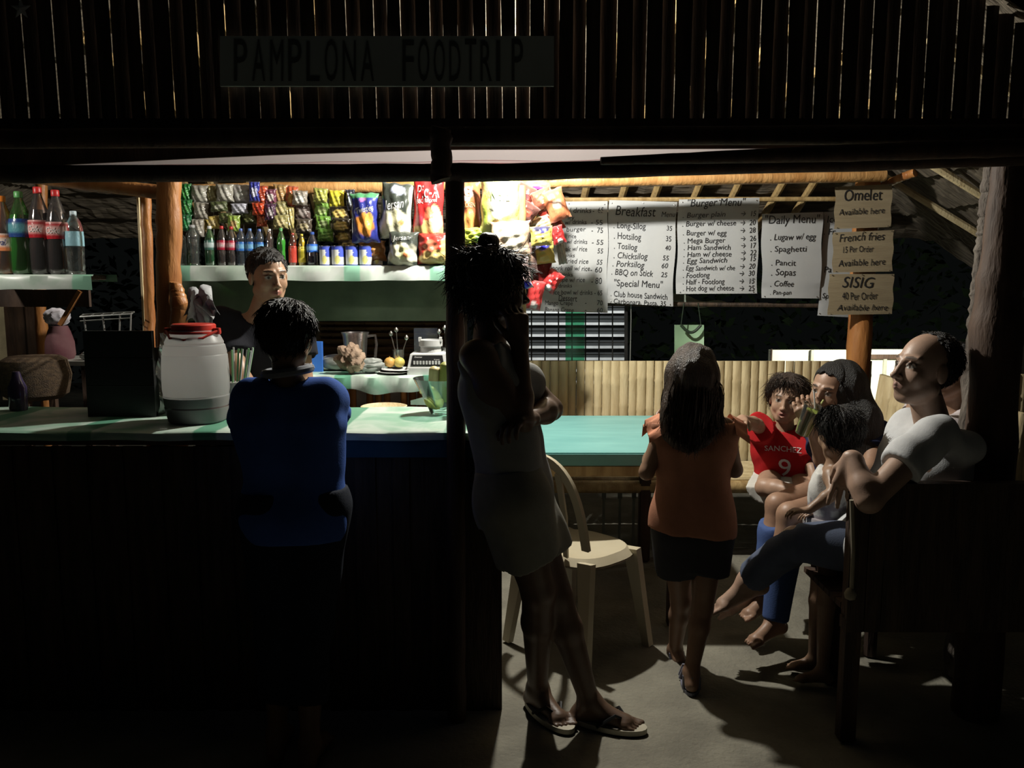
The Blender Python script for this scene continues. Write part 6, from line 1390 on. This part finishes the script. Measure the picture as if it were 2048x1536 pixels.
mb = MB(); mb.tube([c0+ax_*.02+V3((.01, 0, 0)), V3(W(1630, 815, 3.10)), V3(W(1628, 782, 3.12))], .003, 8); mb.build('straw', white_m, cu)
# ---------------------------------------------------------------- 7 small child in a white tank top
Yt = 2.98; hc = W(1676, 868, Yt); f = unit((-.85, .35, 0)); gl = Z(1640, 1330)
P = person('person', 'toddler with black hair in a white tank top beside the seated man\'s knee', .60, W(1652, 1040, Yt+.02), W(1668, 925, Yt+.01), unit((f[1], -f[0], 0)), hc, tilt(frame((-.25, .95, 0)), -10, 0),
    [dict(el=W(1690, 990, 2.98), wr=W(1645, 1026, 2.95), d=(-.9, 0, .0), n=(0, 0, -1), t=(0, .8, 0)), dict(el=W(1668, 985, 2.84), wr=W(1618, 1020, 2.84), d=(-.95, 0, -.05), n=(0, 0, -1), t=(0, .8, 0))],
    [dict(kn=W(1640, 1150, 2.98), an=Vector((W(1640, 1150, 2.98).x, 3.0, .06)), toe=(-1, .1, 0)), dict(kn=W(1655, 1150, 2.90), an=Vector((W(1655, 1150, 2.9).x, 2.9, .06)), toe=(-1, .1, 0))], (.36, .22, .14), hs=1.36, child=True, shw=.15, fineface=.004)
P['headc'] = V3(hc)
def plaid(V, col):
    m = (np.sin(V[:, 2]*150) > .35) | (np.sin((V[:, 0]+V[:, 1])*150) > .55); low_ = V[:, 2] < P['pel'][2]+.10
    col[m & low_] = np.array((.42, .38, .40)); return col
garment('tank_top', P, inflate(P['torso'], .014), (.74, .73, .70), [(P['neck']-P['up']*.03, P['up']), (P['sh'][0], unit(P['side']+P['up']*.35)), (P['sh'][1], unit(-P['side']+P['up']*.35))], fold=.005, seed=16, colf=plaid)
garment('shorts', P, [cutseg(P['th0'], .7, .024), cutseg(P['th1'], .7, .024)]+inflate([P['torso'][0], P['torso'][2]], .016), (.66, .64, .62), [(P['pel']+P['up']*.03, P['up'])], fold=.004, seed=17, colf=plaid)
hairmass(P, hair_m, inf=.016, strands=420, length=.05, seed=12, low=-.09, cuty=.03, slope=.6, amp=.005, messy=.5, down=.9)
# ---------------------------------------------------------------- 8 man on the front bench
Yn = 2.74; hc = W(1848, 740, Yn); f = unit((-.97, -.22, 0))
P = person('person', 'balding man in a white t-shirt and rolled jeans sitting sideways, elbow over the bench back', 1.0, W(1765, 1085, Yn+.10), W(1886, 850, Yn+.02), unit((-.12, .99, 0)), hc, tilt(frame(f), 9, 0),
    [dict(el=W(1830, 930, 3.02), wr=W(1770, 1010, 3.02), d=(-.8, 0, -.3), n=(0, -.3, -1), t=(0, -.8, 0)),
     dict(sh=W(1868, 868, 2.60), el=W(1738, 1000, 2.50), wr=W(1706, 916, 2.58), d=(-.26, -.10, -1), n=(.55, .8, -.2), t=(-.8, .3, .1), hs=1.05, kw=dict(curl=(22, 22, 15), spread=.12, fcurl=[(40, 35, 25), (28, 30, 20), (14, 18, 14), (4, 10, 8)]))],
    [dict(kn=W(1598, 1086, 3.06), an=W(1500, 1172, 3.32), toe=(-.8, .1, -.45), b=.9), dict(kn=W(1592, 1082, 2.88), an=W(1496, 1160, 3.06), toe=(-.85, .05, -.40), b=.9)], (.52, .34, .25), hs=1.06, shw=.16, nose=.95, build=1.04, head_kw=dict(stubble=.35, bald=.85, brow=(.08, .05, .035)), lips=(.42, .24, .19))
pr = inflate(P['torso'], .008)+[cone(P['arms'][i]['sh_'], P['arms'][i]['sh_']+(V3(P['arms'][i]['el'])-P['arms'][i]['sh_'])*.52, .068, .066, .04, True) for i in (0, 1)]+[ell(P['pel']+V3((-.03, -.03, .0)), (.17, .16, .13), None, .05)]
o, me = garment('white_tshirt', P, pr, (.74, .75, .76), [], fold=.009, seed=20, collar=.064)
garment('jeans', P, [cutseg(P['th0'], 1.0, .020), cutseg(P['th1'], 1.0, .020)]+[cone(P['ca%d' % i][0]['a'], P['ca%d' % i][0]['b'], .064, .062, .02) for i in (0, 1)]+[cone(P['ca%d' % i][1]['a'], P['ca%d' % i][1]['a']+(P['ca%d' % i][1]['b']-P['ca%d' % i][1]['a'])*.86, .062, .060, .02, True) for i in (0, 1)]+inflate([P['torso'][0], P['torso'][2]], .012), (.125, .15, .22), [(P['pel']+P['up']*.09, P['up'])], fold=.009, seed=21)
hairmass(P, hair_m, inf=.004, strands=400, length=.014, seed=14, low=-.09, cuty=-.012, slope=.25, amp=.001, messy=.6, rad=.0013)
# ---------------------------------------------------------------- 9 person mostly hidden behind the man
Yh = 3.30; hc = W(1900, 745, Yh)
P = person('person', 'person in a white top mostly hidden behind the seated man, elbow raised', .95, W(1905, 1000, Yh+.05), W(1900, 812, Yh), unit((-.35, .93, 0)), hc, tilt(frame((-.95, -.3, 0)), 0, 0),
    [dict(el=W(1800, 900, 3.35), wr=W(1770, 960, 3.3), d=(-.8, 0, -.4), n=(0, 0, -1), t=(0, 1, 0)), dict(el=W(1780, 905, 3.12), wr=W(1830, 812, 3.10), d=(.55, .3, .6), n=(.4, .5, 0), t=(.3, 0, .7), kw=dict(curl=(45, 50, 40)))],
    [dict(kn=W(1760, 1000, 3.25), an=W(1750, 1200, 3.25), toe=(-1, 0, 0)), dict(kn=W(1775, 1010, 3.12), an=W(1765, 1215, 3.12), toe=(-1, 0, 0))], (.45, .27, .18), hs=1.0, shw=.15, fineface=.005)
garment('white_top', P, inflate(P['torso'], .016)+[cutseg(P['ua%d' % i], .35, .018, .01) for i in (0, 1)], (.70, .62, .62), [], fold=.006, seed=23, collar=.066)
garment('shorts', P, [cutseg(P['th0'], .8, .02), cutseg(P['th1'], .8, .02)]+inflate([P['torso'][0], P['torso'][2]], .010), (.05, .05, .06), [(P['pel']+P['up']*.05, P['up'])])
hairmass(P, hair_m, inf=.012, strands=160, length=.04, seed=16, low=-.09, cuty=.03, slope=.7, amp=.003, messy=.3)
